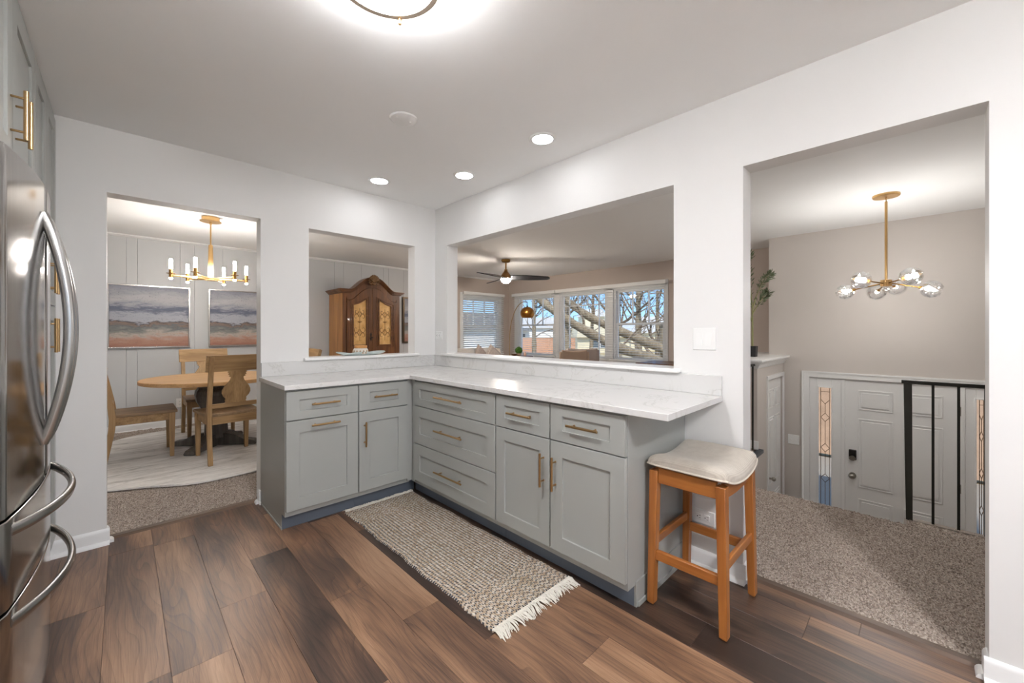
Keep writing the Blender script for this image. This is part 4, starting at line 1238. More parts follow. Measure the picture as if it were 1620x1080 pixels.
# shell carving
b = MB()
for k in range(9):
    a = math.radians(-72 + 18 * k)
    r = 0.088
    p0 = Vector((AXC, AYF - 0.062, bonnet(AXC) - 0.025)); p1 = p0 + Vector((r * math.sin(a), 0, 0.03 + r * math.cos(a)))
    b.tube([p0, (p0 + p1) / 2 + Vector((0, -0.016, 0)), p1], [0.007, 0.014, 0.011], 8)
for s_ in (-1, 1):
    pts = []
    for k in range(22):
        a = 2.4 * PI * k / 21
        r = 0.044 * (1 - 0.75 * k / 21)
        pts.append((AXC + s_ * (0.060 + r * math.cos(a + 0.6)), AYF - 0.064, bonnet(AXC) - 0.03 + r * math.sin(a + 0.6)))
    b.tube(pts, 0.0075, 8)
b.sphere((AXC, AYF - 0.064, bonnet(AXC) - 0.052), 0.02, 12, 8, (1.6, 0.7, 1))
b.build('shell_carving', plain('carved_walnut', '7d5d3c', 0.5, var=0.2, scale=40), ar, world=True)
# doors
for s_, lab in ((-1, 'left'), (1, 'right')):
    xi, xo = AXC + s_ * 0.002, AXC + s_ * 0.418
    pi_, po = AXC + s_ * 0.112, AXC + s_ * 0.315
    dtop = lambda x: bonnet(x) - 0.115
    ptop = lambda x: 1.765 - 0.10 * (abs(x - AXC) - 0.112) / 0.203 - 0.018 * math.sin(PI * (abs(x - AXC) - 0.112) / 0.203)
    n = 16
    X_ = [xi + (xo - xi) * i / n for i in range(n + 1)]
    Xp = [pi_ + (po - pi_) * i / n for i in range(n + 1)]
    outer = [(x, 0.14) for x in X_] + [(x, dtop(x)) for x in reversed(X_)]
    inner = [(x, 1.035) for x in Xp] + [(x, ptop(x)) for x in reversed(Xp)]
    b = MB(); b.ring(outer, inner, 'Y', AYF - 0.012, AYF + 0.012)
    d = b.build('door', M_WAL, ar, world=True, bevel=0.002)
    b = MB()
    big = [(x + s_ * 0.0, z) for x, z in inner]
    cxm, czm = (pi_ + po) / 2, 1.40
    grow = [(cxm + (x - cxm) * 1.20, czm + (z - czm) * 1.055) for x, z in inner]
    b.ring(grow, inner, 'Y', AYF - 0.024, AYF - 0.010)
    grow2 = [(cxm + (x - cxm) * 1.50, czm + (z - czm) * 1.13) for x, z in inner]
    grow1 = [(cxm + (x - cxm) * 1.42, czm + (z - czm) * 1.11) for x, z in inner]
    b.ring(grow2, grow1, 'Y', AYF - 0.019, AYF - 0.010)
    b.build('moulding', M_WALX, d, world=True, bevel=0.002)
    b = MB(); b.prism([(cxm + (x - cxm) * 1.03, czm + (z - czm) * 1.01) for x, z in inner], 'Y', AYF - 0.003, AYF + 0.008)
    b.build('inlay_panel', M_INLAY, d, world=True)
    b = MB(); yy = AYF - 0.004
    b.tube([(cxm, yy, 1.10), (cxm, yy, 1.62)], 0.0035, 6)
    for m_ in (-1, 1):
        for zc, r0, up in ((1.16, 0.055, 1), (1.30, 0.062, -1), (1.46, 0.055, 1), (1.585, 0.045, -1)):
            pts = []
            for k in range(20):
                a = up * 1.75 * PI * k / 19
                r = r0 * (1 - 0.72 * k / 19)
                pts.append((cxm + m_ * (0.030 + r0 * 0.45 - r * math.cos(a) * 0.75), yy, zc + r * math.sin(a) + up * 0.02))
            b.tube(pts, [0.0062 * (1 - 0.5 * k / 19) for k in range(20)], 6)
        b.tube([(cxm, yy, 1.385), (cxm + m_ * 0.022, yy, 1.405), (cxm + m_ * 0.036, yy, 1.40)], [0.004, 0.010, 0.003], 6)
    b.sphere((cxm, yy, 1.40), 0.014, 10, 6)
    b.build('scroll_relief', plain('dark_gilt', '9a6f38', 0.5, var=0.15, scale=30), d, world=True, smooth=60)
    b = MB()
    if s_ < 0:
        b.prism([(AXC - 0.045, 1.20), (AXC - 0.030, 1.235), (AXC - 0.02, 1.20), (AXC - 0.026, 1.16), (AXC - 0.02, 1.12), (AXC - 0.030, 1.09), (AXC - 0.045, 1.12), (AXC - 0.038, 1.16)], 'Y', AYF - 0.017, AYF - 0.011)
        b.tube([(AXC - 0.055, AYF - 0.03, 1.145), (AXC - 0.03, AYF - 0.036, 1.15), (AXC + 0.0, AYF - 0.03, 1.148)], 0.006, 8)
        b.cyl((AXC - 0.032, AYF - 0.034, 1.15), (AXC - 0.032, AYF - 0.012, 1.15), 0.005)
        b.build('lock_plate', M_BLACK, d, world=True)

# ------------------------------------------------------------------ living room
# ceiling fan
fan = thing('ceiling_fan', (2.35, 1.465, H), 'ceiling fan with brass motor, dark blades and a lit bowl in the living room', 'fan')
MB().lathe([(0.0, -0.001), (0.073, -0.001), (0.075, -0.022), (0.060, -0.045), (0.020, -0.055), (0.0, -0.055)], n=32).build('canopy', M_BRASSD, fan, smooth=40)
b = MB(); b.cyl((0, 0, -0.05), (0, 0, -0.185), 0.0135, n=14); b.lathe([(0.016, -0.16), (0.026, -0.165), (0.026, -0.185), (0.016, -0.19)], n=18); b.build('downrod', M_BRASSD, fan)
MB().lathe([(0.0, -0.182), (0.026, -0.182), (0.034, -0.20), (0.060, -0.235), (0.082, -0.270), (0.086, -0.300), (0.082, -0.318), (0.0, -0.318)], n=36).build('motor_housing', plain('brushed_bronze', '8f6a45', 0.35, 1.0), fan, smooth=40)
MB().lathe([(0.082, -0.319), (0.084, -0.332), (0.070, -0.365), (0.045, -0.388), (0.0, -0.398)], n=32).build('light_bowl', glow('fan_bowl', 'fff3e6', E_FAN), fan, smooth=60)
vx = math.radians(-44.333)
M_BLADE = plain('charcoal_blade', '2b2c2e', 0.35, var=0.1)
for th in (2, 116, 236):
    a = math.radians(th) + vx
    def bl(u, v):
        x = 0.07 + 0.66 * u
        w_ = 0.045 + 0.035 * math.sin(PI * min(1, u * 0.75 + 0.1))
        if u > 0.94: w_ *= math.sqrt(max(0.02, 1 - ((u - 0.94) / 0.06) ** 2 * 0.85))
        y = (v - 0.5) * 2 * w_
        tw = -math.radians(26 - 12 * u)
        return (x, y * math.cos(tw), -0.295 + y * math.sin(tw) - 0.012 * u)
    b = MB(); b.grid(18, 6, bl, M=Matrix.Rotation(a, 4, 'Z'))
    o = b.build('blade', M_BLADE, fan, smooth=60)
    s_ = o.modifiers.new('solid', 'SOLIDIFY'); s_.thickness = 0.010; s_.offset = 0

# blinds
M_SLAT = plain('blind_slat_white', 'f1f1ef', 0.4, var=0.01)
def blind(name, axis, X, y0, y1, z0, z1, tilt, label, pitch=0.0455, inward=-1):
    t = thing(name, (X, (y0 + y1) / 2, z1) if axis == 'X' else ((y0 + y1) / 2, X, z1), label, 'blind', 'white slat blinds in the living room')
    def bx(b, d0, d1, a0, a1, c0, c1):
        lo, hi = sorted((X + inward * d0, X + inward * d1))
        if axis == 'X': b.box(lo, hi, a0, a1, c0, c1)
        else: b.box(a0, a1, lo, hi, c0, c1)
    b = MB(); bx(b, -0.022, 0.030, y0, y1, z1 - 0.045, z1); bx(b, 0.030, 0.037, y0 - 0.004, y1 + 0.004, z1 - 0.058, z1 + 0.006); b.build('headrail', M_SLAT, t, world=True, bevel=0.002)
    b = MB(); n = int((z1 - 0.07 - z0) / pitch)
    for k in range(n):
        z = z1 - 0.085 - k * pitch
        c = Vector((X, (y0 + y1) / 2, z)) if axis == 'X' else Vector(((y0 + y1) / 2, X, z))
        w_ = (y1 - y0) / 2 - 0.004
        if axis == 'X':
            M = Matrix.Translation(c) @ Matrix.Rotation(tilt * (-inward), 4, 'Y'); b.box(-0.0225, 0.0225, -w_, w_, -0.0012, 0.0012, M=M)
        else:
            M = Matrix.Translation(c) @ Matrix.Rotation(tilt * inward, 4, 'X'); b.box(-w_, w_, -0.0225, 0.0225, -0.0012, 0.0012, M=M)
    b.build('slats', M_SLAT, t, world=True, smooth=0)
    b = MB(); bx(b, -0.022, 0.022, y0 + .004, y1 - .004, z0 - 0.012, z0 + 0.012); b.build('bottom_rail', M_SLAT, t, world=True, bevel=0.003)
    b = MB()
    for f in (0.12, 0.5, 0.88):
        yy = y0 + (y1 - y0) * f
        for d in (-0.024, 0.024):
            p = (X + d, yy) if axis == 'X' else (yy, X + d)
            b.cyl((*p, z0), (*p, z1 - 0.05), 0.0009, n=5)
    b.build('ladder_cord', M_SLAT, t, world=True)
    b = MB(); yy = y0 + 0.09
    p = (X + inward * 0.042, yy) if axis == 'X' else (yy, X + inward * 0.042)
    b.cyl((*p, z1 - 0.62), (*p, z1 - 0.06), 0.004, n=8); b.build('tilt_wand', M_SLAT, t, world=True)
blind('window_blind', 'X', XL - 0.05, 2.03, 3.31, 0.72, 2.11, math.radians(-2.5), 'white slat blind on the triple window section behind the arc lamp')
blind('window_blind', 'X', XL - 0.05, 0.745, 2.00, 0.72, 2.11, math.radians(-2.5), 'white slat blind on the middle section of the triple window')
blind('window_blind', 'X', XL - 0.05, -0.365, 0.735, 0.72, 2.11, math.radians(-2.5), 'white slat blind on the triple window section nearest the hall')
blind('window_blind', 'Y', YD - 0.05, 2.975, 4.155, 0.74, 2.10, math.radians(34), 'white half closed slat blind on the side window behind the sofa', inward=-1)

# sofa against the side window, with cushions
def cushion(name, c, sx, sy, sz, rot, mat, label, cat='cushion', group=None, parent=None, pinch=0.35):
    b = MB()
    def P(u, v, s_):
        x, y = u * 2 - 1, v * 2 - 1
        e = (1 - abs(x) ** 2.6) * (1 - abs(y) ** 2.6)
        k = 1 - pinch * 0.18 * (1 - max(abs(x), abs(y)) ** 2) * max(abs(x), abs(y))
        return (x * sx * k, s_ * sy * max(0, e) ** 0.42, y * sz * k)
    b.grid(14, 14, lambda u, v: P(u, v, 1)); b.grid(14, 14, lambda u, v: P(u, v, -1))
    bmesh.ops.remove_doubles(b.bm, verts=b.bm.verts, dist=0.0008)
    o = b.build(name, mat, parent, smooth=80, subsurf=1)
    o.location = c; o.rotation_euler = rot
    return tag(o, label, cat, group) if label else o
M_SOFA = mat_linen('sofa_fabric', 'bdb7b0', 'd3cec8', 260)
sf = thing('sofa', (3.03, 2.96, 0), 'small light grey upholstered sofa in front of the side window', 'sofa')
MB().box(-0.54, 0.54, -0.42, 0.40, 0.10, 0.30).build('base', M_SOFA, sf, bevel=0.02, seg=3)
MB().box(-0.54, 0.54, 0.24, 0.42, 0.28, 0.83).build('backrest', M_SOFA, sf, bevel=0.05, seg=4)
for s_ in (-1, 1):
    MB().box(s_ * 0.56 - 0.09, s_ * 0.56 + 0.09, -0.42, 0.42, 0.10, 0.62).build('arm', M_SOFA, sf, bevel=0.04, seg=4)
    MB().box(min(0.008 * s_, 0.46 * s_), max(0.008 * s_, 0.46 * s_), -0.43, 0.22, 0.305, 0.46).build('seat_cushion', M_SOFA, sf, bevel=0.035, seg=4)
    cushion('back_cushion', (s_ * 0.235, 0.15, 0.715), 0.23, 0.12, 0.205, (math.radians(-12), 0, 0), M_SOFA, None, parent=sf)
for sx in (-0.5, 0.5):
    for sy in (-0.36, 0.34):
        MB().cyl((sx, sy, 0.012), (sx, sy, 0.10), 0.02, 0.026, 12).build('leg', M_WAL, sf)
M_TAUPE = mat_linen('taupe_velvet', 'a3938a', 'b8a99f', 300)
cushion('throw_cushion', (2.96, 2.84, 0.735), 0.20, 0.06, 0.20, (math.radians(-16), math.radians(40), math.radians(8)), M_TAUPE, 'taupe throw cushion standing on its corner on the grey sofa', group='sofa throw cushions')
cushion('throw_cushion', (3.17, 2.70, 0.735), 0.20, 0.06, 0.20, (math.radians(-16), math.radians(38), math.radians(-6)), mat_linen('patterned_taupe', '9c8d83', 'c6bab0', 90), 'patterned taupe throw cushion next to the cream one on the sofa', group='sofa throw cushions')
cushion('throw_cushion', (3.40, 2.88, 0.72), 0.13, 0.065, 0.20, (math.radians(-18), math.radians(4), math.radians(-10)), mat_linen('cream_cotton', 'd9cbb6', 'e6dac8', 200), 'cream square throw cushion at the lamp end of the sofa', group='sofa throw cushions')

# arc lamp
lp = thing('arc_floor_lamp', (3.81, 2.89, 0.012), 'brass arc floor lamp with a round copper shade by the triple window', 'floor lamp')
MB().lathe([(0.0, 0.0), (0.15, 0.0), (0.152, 0.012), (0.145, 0.03), (0.03, 0.034), (0.0, 0.034)], n=32).build('base', plain('dark_marble', '35322f', 0.25), lp)
apx = Vector((3.595, 2.14, 0)) - Vector((3.81, 2.89, 0))
pts = [Vector((0, 0, 0.03)), Vector((0, 0, 0.5)), Vector((0, 0, 1.05))]
for k in range(1, 15):
    a = PI * 0.56 * k / 14
    pts.append(apx * (1 - math.cos(a)) * 0.82 + Vector((0, 0, 1.05 + 0.79 * math.sin(min(a, PI / 2)) - (0.10 * (a - PI / 2) if a > PI / 2 else 0))))
endp = pts[-1]
b = MB(); b.tube(pts, 0.0085, 10); b.build('arc_pole', M_BRASS, lp, smooth=60)
b = MB(); b.tube([endp, Vector((endp.x, endp.y, 1.745))], 0.004, 8); b.lathe([(0.012, 1.70), (0.02, 1.725), (0.008, 1.755)], (endp.x, endp.y, 0), 14); b.build('cord', M_BLACK, lp)
b = MB(); R_ = 0.142
prof = [(R_ * math.sin(math.radians(t)), 1.60 + R_ * math.cos(math.radians(t)) * 0.92) for t in range(6, 136, 8)]
b.lathe(prof, (endp.x, endp.y, 0), 36)
o = b.build('lamp_shade', plain('brushed_copper', 'b07a3c', 0.3, 1.0, var=0.1, scale=20), lp, smooth=60)
s_ = o.modifiers.new('solid', 'SOLIDIFY'); s_.thickness = 0.003

# side table with tray, plant and vases
stb = thing('side_table', (3.60, 2.33, 0.012), 'dark round side table below the arc lamp', 'table')
MB().lathe([(0.0, 0.715), (0.235, 0.715), (0.24, 0.722), (0.24, 0.735), (0.235, 0.742), (0.0, 0.742)], n=40).build('tabletop', M_WALX, stb, smooth=30)
MB().cyl((0, 0, 0.03), (0, 0, 0.715), 0.028, n=16).build('column', M_BLACK, stb)
MB().lathe([(0.0, 0.0), (0.18, 0.0), (0.18, 0.015), (0.03, 0.035), (0.0, 0.035)], n=32).build('base', M_BLACK, stb)
tz = 0.7545
pl = thing('boxwood_plant', (3.60, 2.40, tz), 'small round green boxwood ball in a bowl on the dark side table', 'plant')
MB().lathe([(0.0, 0.0), (0.035, 0.0), (0.055, 0.03), (0.052, 0.045), (0.0, 0.043)], n=20).build('pot', plain('tan_clay', 'c2a58c', 0.6), pl)
def leafball(c, r, n, size, mat, name, parent):
    V, Fq = [], []
    for i in range(n):
        d = rng.normal(size=3); d /= np.linalg.norm(d)
        p = np.array(c) + d * r * (0.86 + 0.18 * rng.random())
        t = np.cross(d, rng.normal(size=3)); t /= np.linalg.norm(t)
        s2 = np.cross(d, t)
        nrm = d * (0.6 + 0.6 * rng.random())
        tip = p + (t * 0.8 + nrm * 0.6) * size
        k = len(V)
        V += [p, p + (t * 0.4 + s2 * 0.3 + nrm * 0.35) * size, tip, p + (t * 0.4 - s2 * 0.3 + nrm * 0.35) * size]
        Fq.append((k, k + 1, k + 2, k + 3))
    return mesh_np(name, np.array(V), np.array(Fq), mat, parent)
M_BOX = plain('boxwood_green', '4d7a26', 0.5, var=0.35, scale=25)
b = MB(); b.sphere((0, 0, 0.105), 0.062, 16, 10); core = b.build('leaf_core', M_BOX, pl)
leafball((0, 0, 0.105), 0.066, 700, 0.022, M_BOX, 'foliage', pl)
def vase(x, y, prof, mat, name, label, cat):
    t = thing(name, (x, y, tz), label, cat)
    MB().lathe(prof, n=24).build('body', mat, t, smooth=50)
    return t
vase(3.63, 2.255, [(0.0, 0.0), (0.028, 0.0), (0.034, 0.03), (0.026, 0.06), (0.018, 0.07), (0.020, 0.078), (0.014, 0.078), (0.012, 0.07), (0.0, 0.07)], plain('blush_ceramic', 'c8a593', 0.4), 'bud_vase', 'small blush ceramic vase beside the boxwood ball', 'vase')
bw = thing('wooden_bowl', (3.455, 2.39, tz), 'small dark bowl in front of the boxwood ball', 'bowl')
o = MB(); o.lathe([(0.022, 0.001), (0.045, 0.012), (0.058, 0.030), (0.062, 0.036), (0.052, 0.030), (0.038, 0.014), (0.0, 0.008)], n=28); o.build('body', M_WALX, bw, smooth=60)

# two tan high-back chairs and a dark table at the window
M_TAN = plain('tan_leather', 'b59b86', 0.45, var=0.08, scale=9, bump=0.15, bscale=160)
M_TAN2 = plain('taupe_leather', 'ab9c94', 0.45, var=0.08, scale=9, bump=0.15, bscale=160)
def parsons(loc, rz, mat, label, w_):
    t = thing('parsons_chair', loc, label, 'chair', 'upholstered chairs at the window', rz)
    for sx in (-1, 1):
        for sy in (-1, 1):
            MB().frustum((sx * (w_ - 0.045), sy * 0.20, 0), (0.016, 0.016), (sx * (w_ - 0.045), sy * 0.20, 0.36), (0.024, 0.024)).build('leg', M_WAL, t)
    MB().box(-w_, w_, -0.25, 0.25, 0.36, 0.48).build('seat', mat, t, bevel=0.03, seg=4)
    n = 16; xs = [-w_ + 2 * w_ * i / n for i in range(n + 1)]
    poly = [(x, 0.44) for x in xs] + [(x, 0.925 + 0.022 * (x / w_) ** 2) for x in reversed(xs)]
    MB().prism(poly, 'Y', -0.265, -0.175, M=Matrix(((1, 0, 0, 0), (0, 1, -0.08, 0.035), (0, 0, 1, 0), (0, 0, 0, 1)))).build('backrest', mat, t, bevel=0.022, seg=4, smooth=50)
    b = MB()
    for s_ in (-1, 1):
        b.box(s_ * (w_ + 0.012) - 0.02, s_ * (w_ + 0.012) + 0.02, -0.285, -0.20, 0.40, 0.915)
    b.build('wing', mat, t, bevel=0.015, seg=3)
    return t
parsons((3.08, 0.654, 0.012), math.radians(-45), M_TAN, 'tan leather high-back chair, the nearer of the two seen over the sill', 0.20)
parsons((3.74, 0.97, 0.012), math.radians(-47), M_TAN2, 'taupe high-back chair just behind the tan leather one', 0.265)
dk = thing('console_table', (3.92, -0.72, 0.012), 'dark brown wooden console table at the hall end of the triple window', 'table')
MB().box(-0.33, 0.33, -0.62, 0.52, 0.70, 0.745).build('tabletop', M_WALX, dk, bevel=0.004)
for sx in (-0.29, 0.29):
    for sy in (-0.58, 0.48):
        MB().box(sx - 0.025, sx + 0.025, sy - 0.025, sy + 0.025, 0, 0.70).build('leg', M_WAL, dk)
carpet_patch('floor_living', 0.1, XL, -1.49, YD, 0.03, 'brown carpet of the living room')
carpet_patch('floor_living_edge', 0.1, 2.545, -2.14, -1.49, 0.03, 'brown carpet beside the stairwell')

# ------------------------------------------------------------------ foyer
rl = thing('stair_railing', (1.5, -3.9, 0), 'black metal stair railing guarding the drop to the front door', 'railing')
MB().box(1.487, 1.513, -4.55, -3.25, 0.902, 0.924).build('top_rail', M_BLACK, rl, world=True, bevel=0.002)
b = MB()
n = 16
for i in range(n):
    pass
b.frustum((1.5, -3.287, 0.0), (0.016, 0.016), (1.5, -3.280, 0.905), (0.020, 0.020)); b.build('newel_post', plain('black_green_post', '23241c', 0.4, var=0.2), rl, world=True, bevel=0.003)
for k in range(10):
    y = -3.394 - 0.109 * k
    MB().box(1.4935, 1.5065, y - 0.0065, y + 0.0065, 0.008, 0.905).build('baluster', M_BLACK, rl, world=True)
MB().box(1.478, 1.522, -4.55, -3.31, -0.03, 0.016).build('shoe_rail', plain('taupe_board', '8b8076', 0.5), rl, world=True)
struct(MB().box(1.375, 1.50, -3.275, -3.262, -0.20, 0.012).build('trim_13', plain('taupe_skirt', '8f857c', 0.5)), 'taupe skirt board at the top step')
r2 = thing('stair_railing', (1.95, -2.12, 0), 'black railing end meeting the closet ledge under the olive tree', 'railing')
MB().box(1.42, 2.548, -2.133, -2.107, 0.885, 0.907).build('top_rail', M_BLACK, r2, world=True, bevel=0.002)
for k in range(10):
    x = 1.50 + 0.111 * k
    MB().box(x - 0.0065, x + 0.0065, -2.1265, -2.1135, 0.008, 0.886).build('baluster', M_BLACK, r2, world=True)

fc = thing('globe_chandelier', (2.577, -3.13, H), 'brass chandelier with six faceted glass globes in the foyer', 'chandelier')
MB().lathe([(0.0, -0.001), (0.090, -0.001), (0.092, -0.012), (0.088, -0.022), (0.0, -0.024)], n=40).build('canopy', M_GOLD, fc, smooth=35)
b = MB()
b.tube([(0.013 * math.cos(a), 0, -0.045 + 0.02 * math.sin(a)) for a in [2 * PI * k / 14 for k in range(15)]], 0.003, 8); b.cyl((0, 0, -0.024), (0, 0, -0.032), 0.006); b.build('loop', M_GOLD, fc)
MB().cyl((0, 0, -0.06), (0, 0, -0.79), 0.0095, n=16).build('rod', M_GOLD, fc)
b = MB()
for k in range(6):
    a = vx + math.radians(60 * k + 20)
    b.cyl((0.022 * math.cos(a), 0.022 * math.sin(a), -0.80), (0.022 * math.cos(a), 0.022 * math.sin(a), -0.745 + 0.0), 0.017, n=14)
b.build('hub', M_GOLD, fc)
def mat_crystal():
    g = G('faceted_glass')
    t = g.t; out = t.nodes['Material Output']
    nz = g.noise(g.coord(), 40.0)
    tr = g.n('BsdfTransparent', {'Color': (0.95, 0.96, 0.97, 1)})
    gl = g.n('BsdfGlossy', {'Roughness': 0.05, 'Color': (1, 1, 1, 1)})
    rf = g.n('BsdfRefraction', {'Roughness': 0.02, 'IOR': 1.35, 'Color': (0.97, 0.98, 1, 1)})
    fr = g.n('LayerWeight', {'Blend': 0.45})
    m0 = g.n('MixShader', {0: 0.30, 1: tr.outputs[0], 2: rf.outputs[0]})
    m1 = g.n('MixShader', {0: g.math('MULTIPLY_ADD', fr.outputs['Facing'], 0.6, g.math('MULTIPLY_ADD', nz, 0.1, 0.12)), 1: m0.outputs[0], 2: gl.outputs[0]})
    t.links.new(m1.outputs[0], out.inputs[0])
    return g.m
M_CRY = mat_crystal()
M_BULB = glow('bulb_glow', 'fffbf6', E_GLOBE)
for ox, oy, z in ((0.063, 0.278, 1.619), (-0.246, 0.143, 1.685), (0.275, 0.075, 1.613), (0.279, -0.056, 1.65), (-0.239, -0.155, 1.688), (0.011, -0.27, 1.596)):
    c = Vector((ox, oy, z - H))
    a0 = Vector((0, 0, -0.775)) + Vector((ox, oy, 0)).normalized() * 0.03
    dirn = (c - a0).normalized()
    b = MB(); b.cyl(a0, c - dirn * 0.055, 0.0055, n=10); b.cyl(c - dirn * 0.075, c - dirn * 0.045, 0.011, 0.014, n=14)
    arm = b.build('arm', M_BRASSD, fc)
    R = dirn.to_track_quat('Z', 'Y').to_matrix().to_4x4()
    T = Matrix.Translation(c) @ R @ Matrix.Diagonal((1.14, 1.14, 1.14, 1))
    b = MB(); N = 12
    prof = [(0.014, -0.052), (0.040, -0.045), (0.060, -0.018), (0.064, 0.012), (0.052, 0.040), (0.034, 0.058)]
    rings = []
    for i, (r, zz) in enumerate(prof):
        off = (i % 2) * PI / N
        rings.append([b.bm.verts.new(T @ Vector((r * math.cos(2 * PI * k / N + off), r * math.sin(2 * PI * k / N + off), zz))) for k in range(N)])
    for i in range(len(rings) - 1):
        A, B = rings[i], rings[i + 1]; s_ = i % 2
        for k in range(N):
            if s_ == 0:
                b.bm.faces.new([A[k], A[(k + 1) % N], B[k]]); b.bm.faces.new([A[(k + 1) % N], B[(k + 1) % N], B[k]])
            else:
                b.bm.faces.new([A[k], B[(k + 1) % N], B[k]]); b.bm.faces.new([A[k], A[(k + 1) % N], B[(k + 1) % N]])
    b.build('glass_globe', M_CRY, arm, smooth=0)
    b = MB(); b.sphere((0, 0, -0.005), 0.011, 10, 8, (1, 1, 1.9), M=T); b.build('bulb', M_BULB, arm)

# olive tree on the ledge
M_OLIVE = plain('olive_leaf', '5c6648', 0.5, var=0.35, scale=14)
M_STEMG = plain('olive_stem', '8b8a5e', 0.7, var=0.2, scale=30)
ot = thing('olive_tree', (3.10, -1.96, 0.9505), 'tall artificial olive tree in a black square pot on the white ledge', 'plant')
b = MB(); b.frustum((0, 0, 0), (0.042, 0.042), (0, 0, 0.125), (0.047, 0.047)); b.build('pot', plain('black_pot', '1d1d1f', 0.5), ot, bevel=0.003)
trunk = MB()
branches = [[(0, 0, 0.12), (0.0, 0.0, 0.35), (-0.005, 0.0, 0.60), (-0.03, 0.02, 0.85), (-0.05, 0.03, 1.10), (-0.02, 0.02, 1.22)],
            [(-0.004, 0.0, 0.55), (0.06, -0.02, 0.70), (0.14, -0.05, 0.84), (0.24, -0.08, 0.94), (0.33, -0.11, 0.985)],
            [(0.0, 0.0, 0.50), (0.07, -0.03, 0.60), (0.16, -0.07, 0.70), (0.25, -0.10, 0.765)],
            [(0.0, 0.0, 0.40), (-0.06, 0.05, 0.60), (-0.09, 0.08, 0.80), (-0.08, 0.1, 1.0)]]
for k, br in enumerate(branches):
    trunk.tube(br, [0.011 * (1 - 0.75 * i / (len(br) - 1)) * (1 if k == 0 else 0.7) for i in range(len(br))], 8)
trunk.build('trunk', M_STEMG, ot, smooth=60)
V, Fq = [], []
for br in branches:
    P = [Vector(p) for p in br]
    for i in range(120):
        t = rng.random() ** 0.7
        s_ = (0.30 + 0.70 * t) * (len(P) - 1)
        i0 = min(int(s_), len(P) - 2); q = P[i0].lerp(P[i0 + 1], s_ - i0)
        if q.z < 0.56: continue
        ax_ = (P[i0 + 1] - P[i0]).normalized()
        rd = Vector(rng.normal(size=3)); rd = (rd - ax_ * rd.dot(ax_)).normalized()
        q = q + rd * 0.03 * rng.random()
        dr = (ax_ * 0.8 + rd * 0.8 + Vector((0, 0, 0.15))).normalized()
        sd = dr.cross(Vector(rng.normal(size=3))).normalized()
        L_ = 0.045 + 0.03 * rng.random(); w_ = 0.0075
        nn = sd.cross(dr) * 0.004
        k = len(V)
        V += [q, q + dr * L_ * 0.5 + sd * w_ + nn, q + dr * L_, q + dr * L_ * 0.5 - sd * w_ + nn]
        Fq.append((k, k + 1, k + 2, k + 3))
mesh_np('foliage', np.array([tuple(v) for v in V]), np.array(Fq), M_OLIVE, ot)

# ------------------------------------------------------------------ outdoors
def fwd(u, fw, z=0.0):
    """a spot FW metres ahead of the house corner view, at the bearing of column u"""
    r = (u - 810) / 629.54
    S, C = math.sin(math.radians(44.333)), math.cos(math.radians(44.333))
    return Vector((-2.196 + fw * (r * C + S), -3.333 + fw * (C - r * S), z))
def gz(x, y):
    d = (x + y) * 0.7071
    return -1.5 - 0.0125 * max(0, d - 6)
def mat_lawn():
    g = G('winter_lawn')
    v = g.coord()
    a = g.noise(v, 0.35, 6.0, 0.65); f = g.noise(v, 9.0, 3.0, 0.7)
    q = g.math('MULTIPLY_ADD', f, 0.4, g.math('MULTIPLY', a, 0.6))
    g.set(Base_Color=g.ramp(q, [(0.3, '8d7d5c'), (0.5, 'ab9a76'), (0.7, 'c0b190')]), Roughness=0.95)
    g.bump(f, 0.4, 0.03)
    return g.m
b = MB()
def gp(u, v):
    x, y = -20 + 150 * u, -60 + 190 * v
    return (x, y, gz(x, y))
b.grid(40, 40, gp)
gl = struct(b.build('ground', mat_lawn(), smooth=60), 'tan winter lawn outside the windows')
# hole free: keep the lawn clear of the entry by lowering it beneath the house footprint
for v_ in gl.data.vertices:
    if v_.co.x < 4.4 and v_.co.y < 4:
        v_.co.z = min(v_.co.z, -1.6)
def mat_bark():
    g = G('bark')
    v = g.coord()
    s_ = g.noise(g.mapping(v, (5, 5, 1.4)), 2.0, 6.0, 0.7, 0.6)
    f = g.noise(v, 22, 4.0, 0.7)
    q = g.math('MULTIPLY_ADD', f, 0.4, g.math('MULTIPLY', s_, 0.6))
    g.set(Base_Color=g.ramp(q, [(0.3, '4a4036'), (0.48, '80735f'), (0.62, 'a3967f'), (0.8, 'c0b59f')]), Roughness=0.95)
    g.bump(q, 0.8, 0.05)
    return g.m
M_BARK = mat_bark()
def mat_twig():
    return plain('twig_bark', '6f6152', 0.9, var=0.25, scale=3)
M_TWIG = mat_twig()
def limb(b, path, r0, r1, n=12, sub=5):
    P = [Vector(p) for p in path]
    out, rad = [], []
    for i in range(len(P) - 1):
        p0, p1, p2, p3 = P[max(i - 1, 0)], P[i], P[i + 1], P[min(i + 2, len(P) - 1)]
        for k in range(sub):
            t = k / sub
            out.append(0.5 * ((2 * p1) + (p2 - p0) * t + (2 * p0 - 5 * p1 + 4 * p2 - p3) * t * t + (3 * p1 - p0 - 3 * p2 + p3) * t ** 3))
    out.append(P[-1])
    for i, q in enumerate(out):
        f = i / (len(out) - 1)
        rad.append((r0 + (r1 - r0) * f) * (1 + 0.10 * math.sin(i * 1.7) + 0.05 * math.sin(i * 3.1)))
    b.tube(out, rad, n)
    return out
